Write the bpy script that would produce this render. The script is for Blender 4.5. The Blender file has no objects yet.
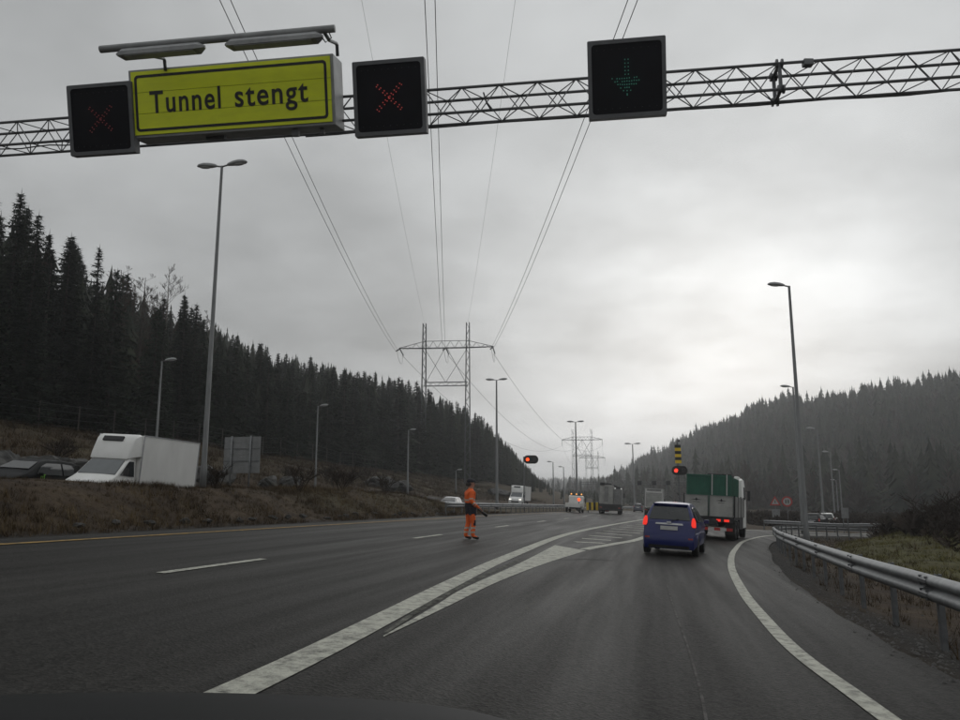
import bpy, bmesh, math, random
import numpy as np
from mathutils import Vector, Matrix, geometry

random.seed(7); rng = np.random.default_rng(7)
SC = bpy.context.scene
COL = SC.collection
R = math.radians

# ------------------------------------------------------------------ camera
F_PX, EYE, K, SL = 777.0, 1.35, 0.06, 0.22        # focal length in photo pixels, eye height, cross slope, road heading
PITCH = math.atan(135 / F_PX)
cam = bpy.data.cameras.new('camera'); cam_o = bpy.data.objects.new('camera', cam); COL.objects.link(cam_o)
cam_o.location = (0, 0, EYE); cam_o.rotation_euler = (math.pi / 2 + PITCH, 0, 0)
cam.sensor_width = 36; cam.lens = 36 * F_PX / 960; cam.clip_start = 0.05; cam.clip_end = 6000
SC.camera = cam_o

# ------------------------------------------------------------------ sky, sun, exposure
SUN_AZ, SUN_EL = R(18), R(10)                       # azimuth to the right of straight ahead
w = bpy.data.worlds.new('World'); SC.world = w; w.use_nodes = True
nt = w.node_tree; N = nt.nodes; LK = nt.links; N.clear()
out = N.new('ShaderNodeOutputWorld'); bg = N.new('ShaderNodeBackground'); LK.new(bg.outputs[0], out.inputs[0])
bg.inputs[1].default_value = 0.1
sky = N.new('ShaderNodeTexSky'); sky.sky_type = 'NISHITA'; sky.sun_disc = False
sky.sun_elevation = SUN_EL; sky.sun_rotation = SUN_AZ; sky.air_density = 1.5; sky.dust_density = 4
tc = N.new('ShaderNodeTexCoord')
def wmath(op, a, b=None, c=None):
    m = N.new('ShaderNodeMath'); m.operation = op
    for i, v in enumerate((a, b, c)):
        if v is None: continue
        if isinstance(v, (int, float)): m.inputs[i].default_value = v
        else: LK.new(v, m.inputs[i])
    return m.outputs[0]
nrm = N.new('ShaderNodeVectorMath'); nrm.operation = 'NORMALIZE'; LK.new(tc.outputs['Generated'], nrm.inputs[0])
sep = N.new('ShaderNodeSeparateXYZ'); LK.new(nrm.outputs[0], sep.inputs[0])
den = wmath('ADD', wmath('MAXIMUM', sep.outputs[2], 0.0), 0.22)
comb = N.new('ShaderNodeCombineXYZ'); LK.new(wmath('DIVIDE', sep.outputs[0], den), comb.inputs[0]); LK.new(wmath('DIVIDE', sep.outputs[1], den), comb.inputs[1])
def wnoise(scale, detail, rough, off):
    mp = N.new('ShaderNodeMapping'); mp.inputs['Location'].default_value = off; LK.new(comb.outputs[0], mp.inputs[0])
    n = N.new('ShaderNodeTexNoise'); n.inputs['Scale'].default_value = scale; n.inputs['Detail'].default_value = detail; n.inputs['Roughness'].default_value = rough
    LK.new(mp.outputs[0], n.inputs['Vector']); return n.outputs[0]
n1 = wnoise(0.9, 5, 0.5, (3.1, 1.7, 0)); n2 = wnoise(2.6, 6, 0.55, (0.4, 8.2, 0))
dt = N.new('ShaderNodeVectorMath'); dt.operation = 'DOT_PRODUCT'; LK.new(nrm.outputs[0], dt.inputs[0])
dt.inputs[1].default_value = (math.sin(SUN_AZ) * math.cos(SUN_EL), math.cos(SUN_AZ) * math.cos(SUN_EL), math.sin(SUN_EL))
g = wmath('MAXIMUM', dt.outputs['Value'], 0.0)
g1 = wmath('POWER', g, 24.0); g2 = wmath('POWER', g, 2.0)
# thick cloud: a grey layer, thinner (brighter) round the hidden sun, broken by slow noise
thin = wmath('ADD', wmath('MULTIPLY', wmath('SUBTRACT', n1, 0.5), 1.1), wmath('MULTIPLY', wmath('SUBTRACT', n2, 0.5), 0.55))
glow = wmath('MULTIPLY', g1, wmath('MAXIMUM', wmath('ADD', 0.85, wmath('MULTIPLY', thin, 1.5)), 0.15))
zen = wmath('MULTIPLY', wmath('MAXIMUM', wmath('SUBTRACT', sep.outputs[2], 0.35), 0.0), 3.4)       # an overcast sky is brighter overhead
lum = wmath('ADD', zen, wmath('ADD', wmath('ADD', 3.80, wmath('MULTIPLY', thin, 4.8)), wmath('ADD', wmath('MULTIPLY', glow, 4.6), wmath('MULTIPLY', g2, 1.3))))
cloud = N.new('ShaderNodeMix'); cloud.data_type = 'RGBA'; cloud.blend_type = 'MULTIPLY'; cloud.inputs[0].default_value = 1.0
LK.new(lum, cloud.inputs[6]); cloud.inputs[7].default_value = (0.965, 0.99, 1.0, 1)
mixw = N.new('ShaderNodeMix'); mixw.data_type = 'RGBA'; mixw.inputs[0].default_value = 0.985
LK.new(sky.outputs[0], mixw.inputs[6]); LK.new(cloud.outputs[2], mixw.inputs[7]); LK.new(mixw.outputs[2], bg.inputs[0])
sun = bpy.data.lights.new('sun', 'SUN'); sun.energy = 0.5; sun.angle = R(60); sun.color = (1, 0.985, 0.96)
sun_o = bpy.data.objects.new('sun', sun); COL.objects.link(sun_o)
sun_o.rotation_euler = Vector((-math.sin(SUN_AZ) * math.cos(R(32)), -math.cos(SUN_AZ) * math.cos(R(32)), -math.sin(R(32)))).to_track_quat('-Z', 'Y').to_euler()
SC.view_settings.view_transform = 'Standard'; SC.view_settings.look = 'None'
SC.view_settings.exposure = 0.0; SC.view_settings.gamma = 1
SC.cycles.use_denoising = True; SC.cycles.max_bounces = 6; SC.cycles.volume_bounces = 1; SC.cycles.transparent_max_bounces = 8
SC.cycles.sample_clamp_indirect = 4

# ------------------------------------------------------------------ pixel helpers (a pixel gives a direction; distance comes from the road plane)
def ray(px, py):
    a = (px - 480) / F_PX; b = (360 - py) / F_PX
    return (a, math.cos(PITCH) - b * math.sin(PITCH), math.sin(PITCH) + b * math.cos(PITCH))
def gp(px, py, h=0.0):
    d = ray(px, py); t = (EYE - h) / -(d[2] + K * d[0]); return (d[0] * t, d[1] * t)
NN = math.hypot(1, SL)
def us(X, Y): return (X - SL * Y) / NN, (SL * X + Y) / NN
def xy(u, s): return (u + SL * s) / NN, (s - SL * u) / NN
def cs(s):
    s = np.asarray(s, float); q = np.clip(s - 30, 0, 170)
    return 0.0004 * q ** 2 + np.maximum(s - 200, 0) * 0.136
def rs(r, s): return xy(r + float(cs(s)), s)
def sst(a, b, x):
    t = np.clip((np.asarray(x, float) - a) / (b - a), 0, 1); return t * t * (3 - 2 * t)
def plane(X): return -K * (np.clip(X, -32, 32) + 0.25 * np.clip(np.asarray(X) - 32, 0, 60))
def vnoise(x, y, seed=0):
    x = np.asarray(x, float); y = np.asarray(y, float)
    xi = np.floor(x); yi = np.floor(y); fx = x - xi; fy = y - yi
    def h(a, b):
        v = np.sin(a * 127.1 + b * 311.7 + seed * 74.7) * 43758.5453; return v - np.floor(v)
    fx = fx * fx * (3 - 2 * fx); fy = fy * fy * (3 - 2 * fy)
    return (h(xi, yi) * (1 - fx) + h(xi + 1, yi) * fx) * (1 - fy) + (h(xi, yi + 1) * (1 - fx) + h(xi + 1, yi + 1) * fx) * fy - 0.5
RAMP_R = [(-1.6, -14), (0.9, -5), (2.1, 1), (2.8, 5.7), (3.12, 7.96), (3.63, 10.3), (4.54, 13.95), (6.29, 20.05), (8.85, 27.7), (12.8, 38.05), (18.2, 48.8), (25.5, 57.5), (35, 64.2), (48, 69), (66, 71.5), (90, 72)]
def spline(pts, n=8):
    o = []
    P = [Vector((2 * pts[0][0] - pts[1][0], 2 * pts[0][1] - pts[1][1]))] + [Vector(p[:2]) for p in pts] + [Vector((2 * pts[-1][0] - pts[-2][0], 2 * pts[-1][1] - pts[-2][1]))]
    for i in range(1, len(P) - 2):
        for k in range(n):
            t = k / n; a, b, c, d = P[i - 1:i + 3]
            o.append(tuple(0.5 * ((2 * b) + (c - a) * t + (2 * a - 5 * b + 4 * c - d) * t * t + (3 * b - a - 3 * c + d) * t ** 3)))
    o.append(tuple(P[-2])); return o
RR = spline(RAMP_R, 6)
def offset(pl, d):
    o = []
    for i, p in enumerate(pl):
        a = Vector(pl[max(i - 1, 0)]); b = Vector(pl[min(i + 1, len(pl) - 1)]); t = (b - a).normalized()
        o.append((p[0] + t.y * d, p[1] - t.x * d))
    return o
RRf = spline(RAMP_R, 22)
RRn = np.array(RR)
def ramp_dist(X, Y):            # signed: + outside (right of the right edge line)
    X = np.atleast_1d(X).astype(float); Y = np.atleast_1d(Y).astype(float); best = np.full(X.shape, 1e9); sg = np.zeros(X.shape)
    for i in range(len(RRn) - 1):
        a = RRn[i]; d = RRn[i + 1] - a; L2 = d @ d
        t = np.clip(((X - a[0]) * d[0] + (Y - a[1]) * d[1]) / L2, 0, 1)
        qx = X - (a[0] + t * d[0]); qy = Y - (a[1] + t * d[1]); dd = np.hypot(qx, qy)
        s_ = np.sign(qx * d[1] - qy * d[0]); m = dd < best; best[m] = dd[m]; sg[m] = s_[m]
    return best * sg
RIDGE_A = [0.05, 0.13, 0.165, 0.205, 0.283, 0.347, 0.45, 0.618, 0.9, 1.6]
RIDGE_Y = [1500, 1300, 900, 760, 620, 540, 470, 400, 360, 340]
RIDGE_Z = [8, 8, 8, 24, 43, 50, 52, 52, 52, 52]
def right_hill(X, Y):
    a = np.clip(X / np.maximum(Y, 1.0), 0.0, 1.6); a = np.where(Y < 1, 1.6, a)
    yr = np.interp(a, RIDGE_A, RIDGE_Y); zr = np.interp(a, RIDGE_A, RIDGE_Z)
    ys = yr * 0.42
    h = zr * sst(0, 1, (Y - ys) / (yr - ys)) ** 1.15
    h = np.where(Y < 1, 0, h)
    h = h * (1 + .16 * vnoise(a * 38, Y * .004, 21) + .08 * vnoise(a * 90, Y * .01, 22))
    return h * sst(0.10, 0.17, a)
def terrain(X, Y):
    X = np.asarray(X, float); Y = np.asarray(Y, float)
    u, s = us(X, Y); r = u - cs(s)
    z = plane(X) - 0.07
    A = 1 - 0.92 * sst(210, 350, s)
    nz = vnoise(X * .45, Y * .45, 1) * .5 + vnoise(X * 1.3, Y * 1.3, 2) * .25
    # median berm between the carriageways
    hb = (.98 + nz * .35 + .18 * sst(30, 44, s)) * (1 - sst(46, 66, s))
    berm = hb * sst(-12.4, -15.6, r) * (1 - sst(-17.1, -18.0, r))
    z = z + berm + 0.06 * sst(-11.9, -12.4, r) * (1 - sst(-17.4, -18, r))
    # left hillside: ditch, rock cut, heath slope, forest slope
    rock = (.9 + 1.1 * np.clip(vnoise(s * .08, 3.3, 5) + .35, 0, 1)) * (1 - .6 * sst(70, 120, s))
    hl = rock * sst(-27.3, -28.6, r) + 0.20 * np.clip(-r - 28.5, 0, 19.5) + 0.33 * np.clip(-r - 48, 0, 70) * (0.55 + .45 * sst(60, 180, s)) + 0.08 * np.clip(-r - 118, 0, 300)
    z = z + A * hl + A * nz * 1.1 * sst(-27.5, -31, r)
    # right verge outside the guard rail, then scrub, then the far hill
    rd = ramp_dist(X.ravel(), Y.ravel()).reshape(X.shape)
    m = (rd > 0)
    z = z + np.where(m, 0.05 * sst(.35, .85, rd) - 0.15 * sst(1.0, 2.6, rd) - 0.35 * sst(5, 14, rd) + nz * .5 * sst(2.5, 7, rd) + 1.15 * sst(3.2, 9, rd) * np.exp(-((Y - 44) / 15) ** 2) + 1.9 * sst(12, 34, rd) * (1 - sst(28, 60, Y)), 0)
    z = z + np.where(~m & (r > 2) & (s > 60), nz * .4 * sst(60, 70, s), 0)
    z = z + right_hill(X, Y) * 1.0
    z = z + 14 * sst(900, 1400, Y) * (1 - sst(0.1, 0.2, X / np.maximum(Y, 1)))
    return z

# ------------------------------------------------------------------ materials
def mat(name, c1, c2=None, rough=0.6, metal=0.0, scale=3.0, detail=5, bump=0.0, bscale=30.0, rvar=0.0, emit=None, es=0.0, rand=0.0, stretch=None, coat=0.0, spec=0.5, alpha=None, trans=0.0, pos=(.32, .68), nrough=.62):
    m = bpy.data.materials.new(name); m.use_nodes = True; t = m.node_tree; n = t.nodes; l = t.links
    b = n['Principled BSDF']; b.inputs['Roughness'].default_value = rough; b.inputs['Metallic'].default_value = metal
    b.inputs['Specular IOR Level'].default_value = spec; b.inputs['Coat Weight'].default_value = coat
    if trans: b.inputs['Transmission Weight'].default_value = trans
    if c2 is None: c2 = tuple(v * 0.72 for v in c1)
    co = n.new('ShaderNodeTexCoord'); vec = co.outputs['Object']
    if stretch:
        mp = n.new('ShaderNodeMapping'); mp.inputs['Scale'].default_value = stretch; l.new(vec, mp.inputs[0]); vec = mp.outputs[0]
    nz = n.new('ShaderNodeTexNoise'); nz.inputs['Scale'].default_value = scale; nz.inputs['Detail'].default_value = detail; nz.inputs['Roughness'].default_value = nrough; l.new(vec, nz.inputs['Vector'])
    cr = n.new('ShaderNodeValToRGB'); cr.color_ramp.elements[0].position = pos[0]; cr.color_ramp.elements[1].position = pos[1]
    cr.color_ramp.elements[0].color = (*c2, 1); cr.color_ramp.elements[1].color = (*c1, 1); l.new(nz.outputs[0], cr.inputs[0]); col = cr.outputs[0]
    if rand:
        oi = n.new('ShaderNodeObjectInfo'); hs = n.new('ShaderNodeHueSaturation'); l.new(col, hs.inputs['Color'])
        mr = n.new('ShaderNodeMapRange'); mr.inputs[3].default_value = 1 - rand; mr.inputs[4].default_value = 1 + rand; l.new(oi.outputs['Random'], mr.inputs[0]); l.new(mr.outputs[0], hs.inputs['Value']); col = hs.outputs[0]
    l.new(col, b.inputs['Base Color'])
    if rvar:
        mr = n.new('ShaderNodeMapRange'); mr.inputs[3].default_value = rough - rvar; mr.inputs[4].default_value = rough + rvar; l.new(nz.outputs[0], mr.inputs[0]); l.new(mr.outputs[0], b.inputs['Roughness'])
    if bump:
        n2 = n.new('ShaderNodeTexNoise'); n2.inputs['Scale'].default_value = bscale; n2.inputs['Detail'].default_value = 4; l.new(co.outputs['Object'], n2.inputs['Vector'])
        bp = n.new('ShaderNodeBump'); bp.inputs['Strength'].default_value = bump; bp.inputs['Distance'].default_value = .02; l.new(n2.outputs[0], bp.inputs['Height']); l.new(bp.outputs[0], b.inputs['Normal'])
    if emit:
        b.inputs['Emission Color'].default_value = (*emit, 1); b.inputs['Emission Strength'].default_value = es
    return m

def asphalt_mat():
    m = bpy.data.materials.new('wet_asphalt'); m.use_nodes = True; t = m.node_tree; n = t.nodes; l = t.links; b = n['Principled BSDF']
    co = n.new('ShaderNodeTexCoord'); mp = n.new('ShaderNodeMapping'); mp.inputs['Rotation'].default_value = (0, 0, math.atan(SL)); l.new(co.outputs['Object'], mp.inputs[0])
    def nz(scale, st, det=5, ro=.6):
        q = n.new('ShaderNodeMapping'); q.inputs['Scale'].default_value = st; l.new(mp.outputs[0], q.inputs[0])
        k = n.new('ShaderNodeTexNoise'); k.inputs['Scale'].default_value = scale; k.inputs['Detail'].default_value = det; k.inputs['Roughness'].default_value = ro; l.new(q.outputs[0], k.inputs['Vector']); return k.outputs[0]
    fine = nz(30, (1, 1, 1), 6, .8); big = nz(0.22, (1.6, .12, 1)); streak = nz(1.5, (1, .03, 1), 3); patch = nz(2.4, (1, .05, 1), 6)
    def mth(op, a, c):
        k = n.new('ShaderNodeMath'); k.operation = op
        for i, v in enumerate((a, c)):
            if isinstance(v, (int, float)): k.inputs[i].default_value = v
            else: l.new(v, k.inputs[i])
        return k.outputs[0]
    vo = n.new('ShaderNodeTexVoronoi'); vo.inputs['Scale'].default_value = 38; l.new(mp.outputs[0], vo.inputs['Vector'])
    vc = n.new('ShaderNodeSeparateColor'); l.new(vo.outputs['Color'], vc.inputs[0])
    v = mth('ADD', mth('MULTIPLY', streak, .18), mth('ADD', mth('MULTIPLY', big, .22), mth('ADD', mth('MULTIPLY', fine, .42), mth('MULTIPLY', vc.outputs[0], .18))))
    cr = n.new('ShaderNodeValToRGB'); e = cr.color_ramp.elements; e[0].position = .34; e[1].position = .70
    e[0].color = (.008, .0078, .0074, 1); e[1].color = (.058, .0555, .051, 1); l.new(v, cr.inputs[0])
    l.new(cr.outputs[0], b.inputs['Base Color'])
    wet = mth('ADD', mth('MULTIPLY', patch, .5), mth('MULTIPLY', streak, .5))
    mr = n.new('ShaderNodeMapRange'); mr.inputs[1].default_value = .36; mr.inputs[2].default_value = .66; mr.inputs[3].default_value = .60; mr.inputs[4].default_value = .42; l.new(wet, mr.inputs[0]); l.new(mr.outputs[0], b.inputs['Roughness'])
    bp = n.new('ShaderNodeBump'); bp.inputs['Strength'].default_value = .8; bp.inputs['Distance'].default_value = .008
    l.new(mth('ADD', mth('MULTIPLY', fine, 1.0), mth('MULTIPLY', vo.outputs['Distance'], .8)), bp.inputs['Height']); l.new(bp.outputs[0], b.inputs['Normal'])
    b.inputs['Specular IOR Level'].default_value = .034
    return m

M = {}
M['asphalt'] = asphalt_mat()
M['paint'] = mat('worn_white_paint', (.47, .47, .405), (.10, .10, .09), rough=.7, spec=.15, scale=7, detail=14, pos=(.34, .56), nrough=.78, bump=.3, bscale=60, rvar=.12)
M['worn'] = mat('worn_off_paint', (.20, .20, .175), (.022, .022, .02), rough=.8, spec=.05, scale=5, detail=14, pos=(.40, .66), nrough=.8)
M['yellow_paint'] = mat('worn_yellow_paint', (.40, .25, .065), (.07, .06, .04), rough=.7, spec=.15, scale=5, detail=12, pos=(.36, .62), nrough=.78)
M['seam'] = mat('asphalt_seam', (.13, .125, .12), (.05, .048, .046), rough=.8, scale=5, detail=10, spec=.03, pos=(.40, .62), nrough=.75)
def ground_mat():
    m = bpy.data.materials.new('winter_ground'); m.use_nodes = True; t = m.node_tree; n = t.nodes; l = t.links; b = n['Principled BSDF']; b.inputs['Roughness'].default_value = .95; b.inputs['Specular IOR Level'].default_value = .2
    co = n.new('ShaderNodeTexCoord')
    def nz(s, d=6):
        k = n.new('ShaderNodeTexNoise'); k.inputs['Scale'].default_value = s; k.inputs['Detail'].default_value = d; k.inputs['Roughness'].default_value = .65; l.new(co.outputs['Object'], k.inputs['Vector']); return k.outputs[0]
    a = n.new('ShaderNodeValToRGB'); e = a.color_ramp.elements; e[0].position = .3; e[0].color = (.030, .021, .014, 1); e[1].position = .7; e[1].color = (.085, .062, .036, 1)
    x = a.color_ramp.elements.new(.5); x.color = (.052, .036, .022, 1); l.new(nz(.9, 9), a.inputs[0])
    at = n.new('ShaderNodeAttribute'); at.attribute_name = 'cover'     # red: grass, green: bare gravel, blue: rock
    sp = n.new('ShaderNodeSeparateColor'); l.new(at.outputs['Color'], sp.inputs[0])
    def lay(prev, colr, fac, scale):
        r_ = n.new('ShaderNodeValToRGB'); r_.color_ramp.elements[0].position = .3; r_.color_ramp.elements[1].position = .7; r_.color_ramp.elements[0].color = (*colr[0], 1); r_.color_ramp.elements[1].color = (*colr[1], 1); l.new(nz(scale, 8), r_.inputs[0])
        mx = n.new('ShaderNodeMix'); mx.data_type = 'RGBA'; l.new(fac, mx.inputs[0]); l.new(prev, mx.inputs[6]); l.new(r_.outputs[0], mx.inputs[7]); return mx.outputs[2]
    c = lay(a.outputs[0], ((.045, .043, .017), (.105, .10, .035)), sp.outputs[0], 2.0)
    c = lay(c, ((.014, .0132, .012), (.040, .037, .033)), sp.outputs[1], 9.0)
    c = lay(c, ((.03, .03, .03), (.13, .125, .12)), sp.outputs[2], 1.2)
    l.new(c, b.inputs['Base Color'])
    bp = n.new('ShaderNodeBump'); bp.inputs['Strength'].default_value = .9; bp.inputs['Distance'].default_value = .12; l.new(nz(5, 10), bp.inputs['Height']); l.new(bp.outputs[0], b.inputs['Normal'])
    return m
M['ground'] = ground_mat()
M['rock'] = mat('grey_rock', (.080, .078, .073), (.020, .020, .019), rough=.85, scale=1.6, detail=9, bump=.8, bscale=6)
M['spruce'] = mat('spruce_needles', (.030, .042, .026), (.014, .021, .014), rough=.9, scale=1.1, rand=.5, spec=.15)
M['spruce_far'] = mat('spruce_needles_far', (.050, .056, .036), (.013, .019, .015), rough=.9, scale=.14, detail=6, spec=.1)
M['bare'] = mat('bare_twigs', (.075, .06, .05), (.04, .033, .028), rough=.9, scale=.08, spec=.1)
M['larch'] = mat('bare_larch_twigs', (.085, .066, .052), (.05, .04, .032), rough=.9, scale=1, rand=.2, spec=.1)
M['bark'] = mat('bark', (.08, .065, .055), (.035, .03, .026), rough=.9, scale=8, spec=.2)
M['birch'] = mat('birch_bark', (.22, .20, .18), (.07, .06, .055), rough=.85, scale=5)
M['heath'] = mat('dry_heath', (.085, .060, .034), (.030, .021, .013), rough=.95, scale=.6, detail=8, spec=.1)
M['straw'] = mat('dead_straw', (.17, .125, .065), (.075, .052, .028), rough=.95, scale=.8, detail=8, spec=.1)
M['grass'] = mat('winter_grass', (.16, .145, .045), (.07, .062, .024), rough=.95, scale=.5, detail=8, spec=.1)
M['scrub'] = mat('scrub_twigs', (.055, .040, .030), (.022, .017, .014), rough=.95, scale=.5, spec=.1)
M['gravel'] = mat('gravel_stone', (.075, .072, .066), (.03, .028, .026), rough=.8, scale=8)
M['galv'] = mat('galvanised_steel', (.27, .28, .285), (.15, .155, .16), rough=.55, metal=.5, scale=5, detail=6, rvar=.12, bump=.08, bscale=30)
M['galv_dark'] = mat('weathered_galvanised_steel', (.19, .195, .20), (.10, .105, .11), rough=.55, metal=.5, scale=6, detail=6, rvar=.1)
M['pole'] = mat('grey_lamp_pole', (.20, .205, .205), (.12, .125, .125), rough=.6, metal=.3, scale=3, detail=6, stretch=(4, 4, .4))
M['lamp_head'] = mat('lamp_housing', (.40, .41, .41), (.27, .275, .28), rough=.5, scale=5)
M['lamp_glass'] = mat('lamp_glass', (.60, .62, .62), (.45, .46, .46), rough=.25, scale=6)
M['steel_lattice'] = mat('lattice_steel', (.10, .105, .11), (.055, .06, .062), rough=.7, metal=.3, scale=2)
M['wire'] = mat('conductor_wire', (.045, .047, .05), (.03, .032, .034), rough=.6, metal=.2, scale=2)
M['insul'] = mat('insulator_glass', (.03, .035, .035), (.02, .022, .022), rough=.35, scale=6)
M['sign_yellow'] = mat('sign_yellow', (.84, .93, .016), (.72, .80, .016), rough=.45, scale=2.2, detail=7, stretch=(1, 1, 3))
M['black_paint'] = mat('black_paint', (.012, .013, .012), (.007, .007, .007), rough=.5, scale=5)
M['sign_grey'] = mat('sign_box_grey', (.36, .37, .37), (.24, .245, .245), rough=.55, metal=.2, scale=3, detail=8)
M['sig_frame'] = mat('signal_frame_grey', (.15, .155, .165), (.10, .105, .11), rough=.55, scale=3, detail=7)
M['sig_black'] = mat('signal_black_panel', (.006, .006, .010), (.004, .004, .006), rough=.5, scale=3, spec=.15)
M['led_off'] = mat('dark_led', (.03, .03, .035), rough=.3)
M['led_red'] = mat('red_led', (.3, .05, .04), rough=.4, emit=(1, .12, .10), es=.28)
M['led_green'] = mat('green_led', (.05, .25, .18), rough=.4, emit=(.1, .75, .55), es=.12)
M['sig_red'] = mat('lit_red_lamp', (.8, .05, .03), rough=.3, emit=(1, .03, .016), es=3.2)
M['sig_amber'] = mat('lit_amber_lamp', (.8, .2, .03), rough=.3, emit=(1, .055, .008), es=2.6)
M['tail_red'] = mat('lit_tail_lamp', (.35, .015, .01), rough=.45, spec=.2, emit=(1, .045, .028), es=.75)
M['beacon'] = mat('lit_amber_beacon', (.8, .4, .05), rough=.3, emit=(1, .42, .10), es=1.2)
M['headlight'] = mat('lit_headlamp', (.9, .9, .85), rough=.2, emit=(1, .95, .85), es=3)
M['blue_paint'] = mat('blue_car_paint', (.007, .016, .125), (.006, .012, .10), rough=.34, scale=2, coat=.3, rvar=.06)
M['white_paint'] = mat('white_vehicle_paint', (.82, .82, .80), (.72, .72, .69), rough=.4, scale=1.2, detail=8, coat=.2)
M['box_white'] = mat('white_box_panel', (.78, .78, .76), (.66, .66, .64), rough=.5, scale=.9, detail=9, stretch=(1, 1, .5))
M['dirty_white'] = mat('dirty_white_panel', (.42, .42, .40), (.25, .25, .235), rough=.6, scale=1.4, detail=9)
M['alu'] = mat('grey_truck_side', (.30, .30, .295), (.17, .17, .165), rough=.55, metal=.35, scale=1.3, detail=9)
M['green_box'] = mat('green_container_paint', (.020, .135, .085), (.012, .085, .055), rough=.55, scale=1.3, detail=8)
M['dark_grey'] = mat('dark_chassis', (.030, .030, .032), (.016, .016, .017), rough=.7, scale=4)
M['dark_car'] = mat('dark_car_paint', (.012, .013, .015), (.008, .009, .010), rough=.5, scale=2, spec=.12)
M['navy_car'] = mat('navy_car_paint', (.02, .03, .06), rough=.3, scale=2, coat=.5)
M['silver_car'] = mat('silver_car_paint', (.24, .25, .26), (.19, .20, .21), rough=.35, metal=.4, scale=2, coat=.4)
M['glass'] = mat('dark_vehicle_glass', (.020, .024, .026), (.012, .015, .016), rough=.08, scale=1, spec=.7)
M['glass_light'] = mat('windscreen_glass', (.085, .10, .105), (.06, .07, .075), rough=.08, scale=1.2, spec=.8)
M['rubber'] = mat('tyre_rubber', (.018, .018, .018), (.012, .012, .012), rough=.85, scale=8)
M['rim'] = mat('wheel_rim', (.25, .25, .255), (.16, .16, .165), rough=.45, metal=.6, scale=6)
M['chrome'] = mat('bright_trim', (.65, .66, .68), (.5, .5, .52), rough=.25, metal=.6, scale=5)
M['plate'] = mat('number_plate_white', (.55, .55, .54), (.42, .42, .41), rough=.5, scale=12)
M['red_plastic'] = mat('red_reflector', (.42, .05, .035), (.33, .035, .03), rough=.3, scale=5)
M['orange'] = mat('hi_vis_orange', (.90, .155, .022), (.72, .11, .018), rough=.8, scale=9, detail=6, bump=.4, bscale=18)
M['navy'] = mat('navy_workwear', (.018, .019, .028), (.011, .011, .017), rough=.85, scale=8)
M['reflex'] = mat('reflective_tape', (.55, .48, .40), (.42, .36, .30), rough=.45, scale=8)
M['skin'] = mat('skin', (.42, .22, .15), (.36, .18, .12), rough=.6, scale=9)
M['boot'] = mat('dark_boots', (.03, .02, .015), (.018, .013, .011), rough=.7, scale=8)
M['barrier_yellow'] = mat('barrier_yellow', (.85, .60, .02), (.72, .50, .02), rough=.5, scale=3)
M['sign_red'] = mat('sign_red', (.45, .03, .025), (.36, .025, .02), rough=.5, scale=4)
M['logo_green'] = mat('logo_green', (.20, .55, .05), rough=.5)
M['sign_back'] = mat('sign_back_aluminium', (.26, .265, .265), (.17, .175, .175), rough=.5, metal=.35, scale=2.5, detail=8)
M['wood'] = mat('weathered_fence_post', (.10, .09, .08), (.05, .045, .04), rough=.9, scale=6)
M['dash_edge'] = mat('black_dash', (.010, .010, .011), (.006, .007, .007), rough=.6, scale=3, detail=6, spec=.10)  # near-black tone for the dashboard edge and its reflection

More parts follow.
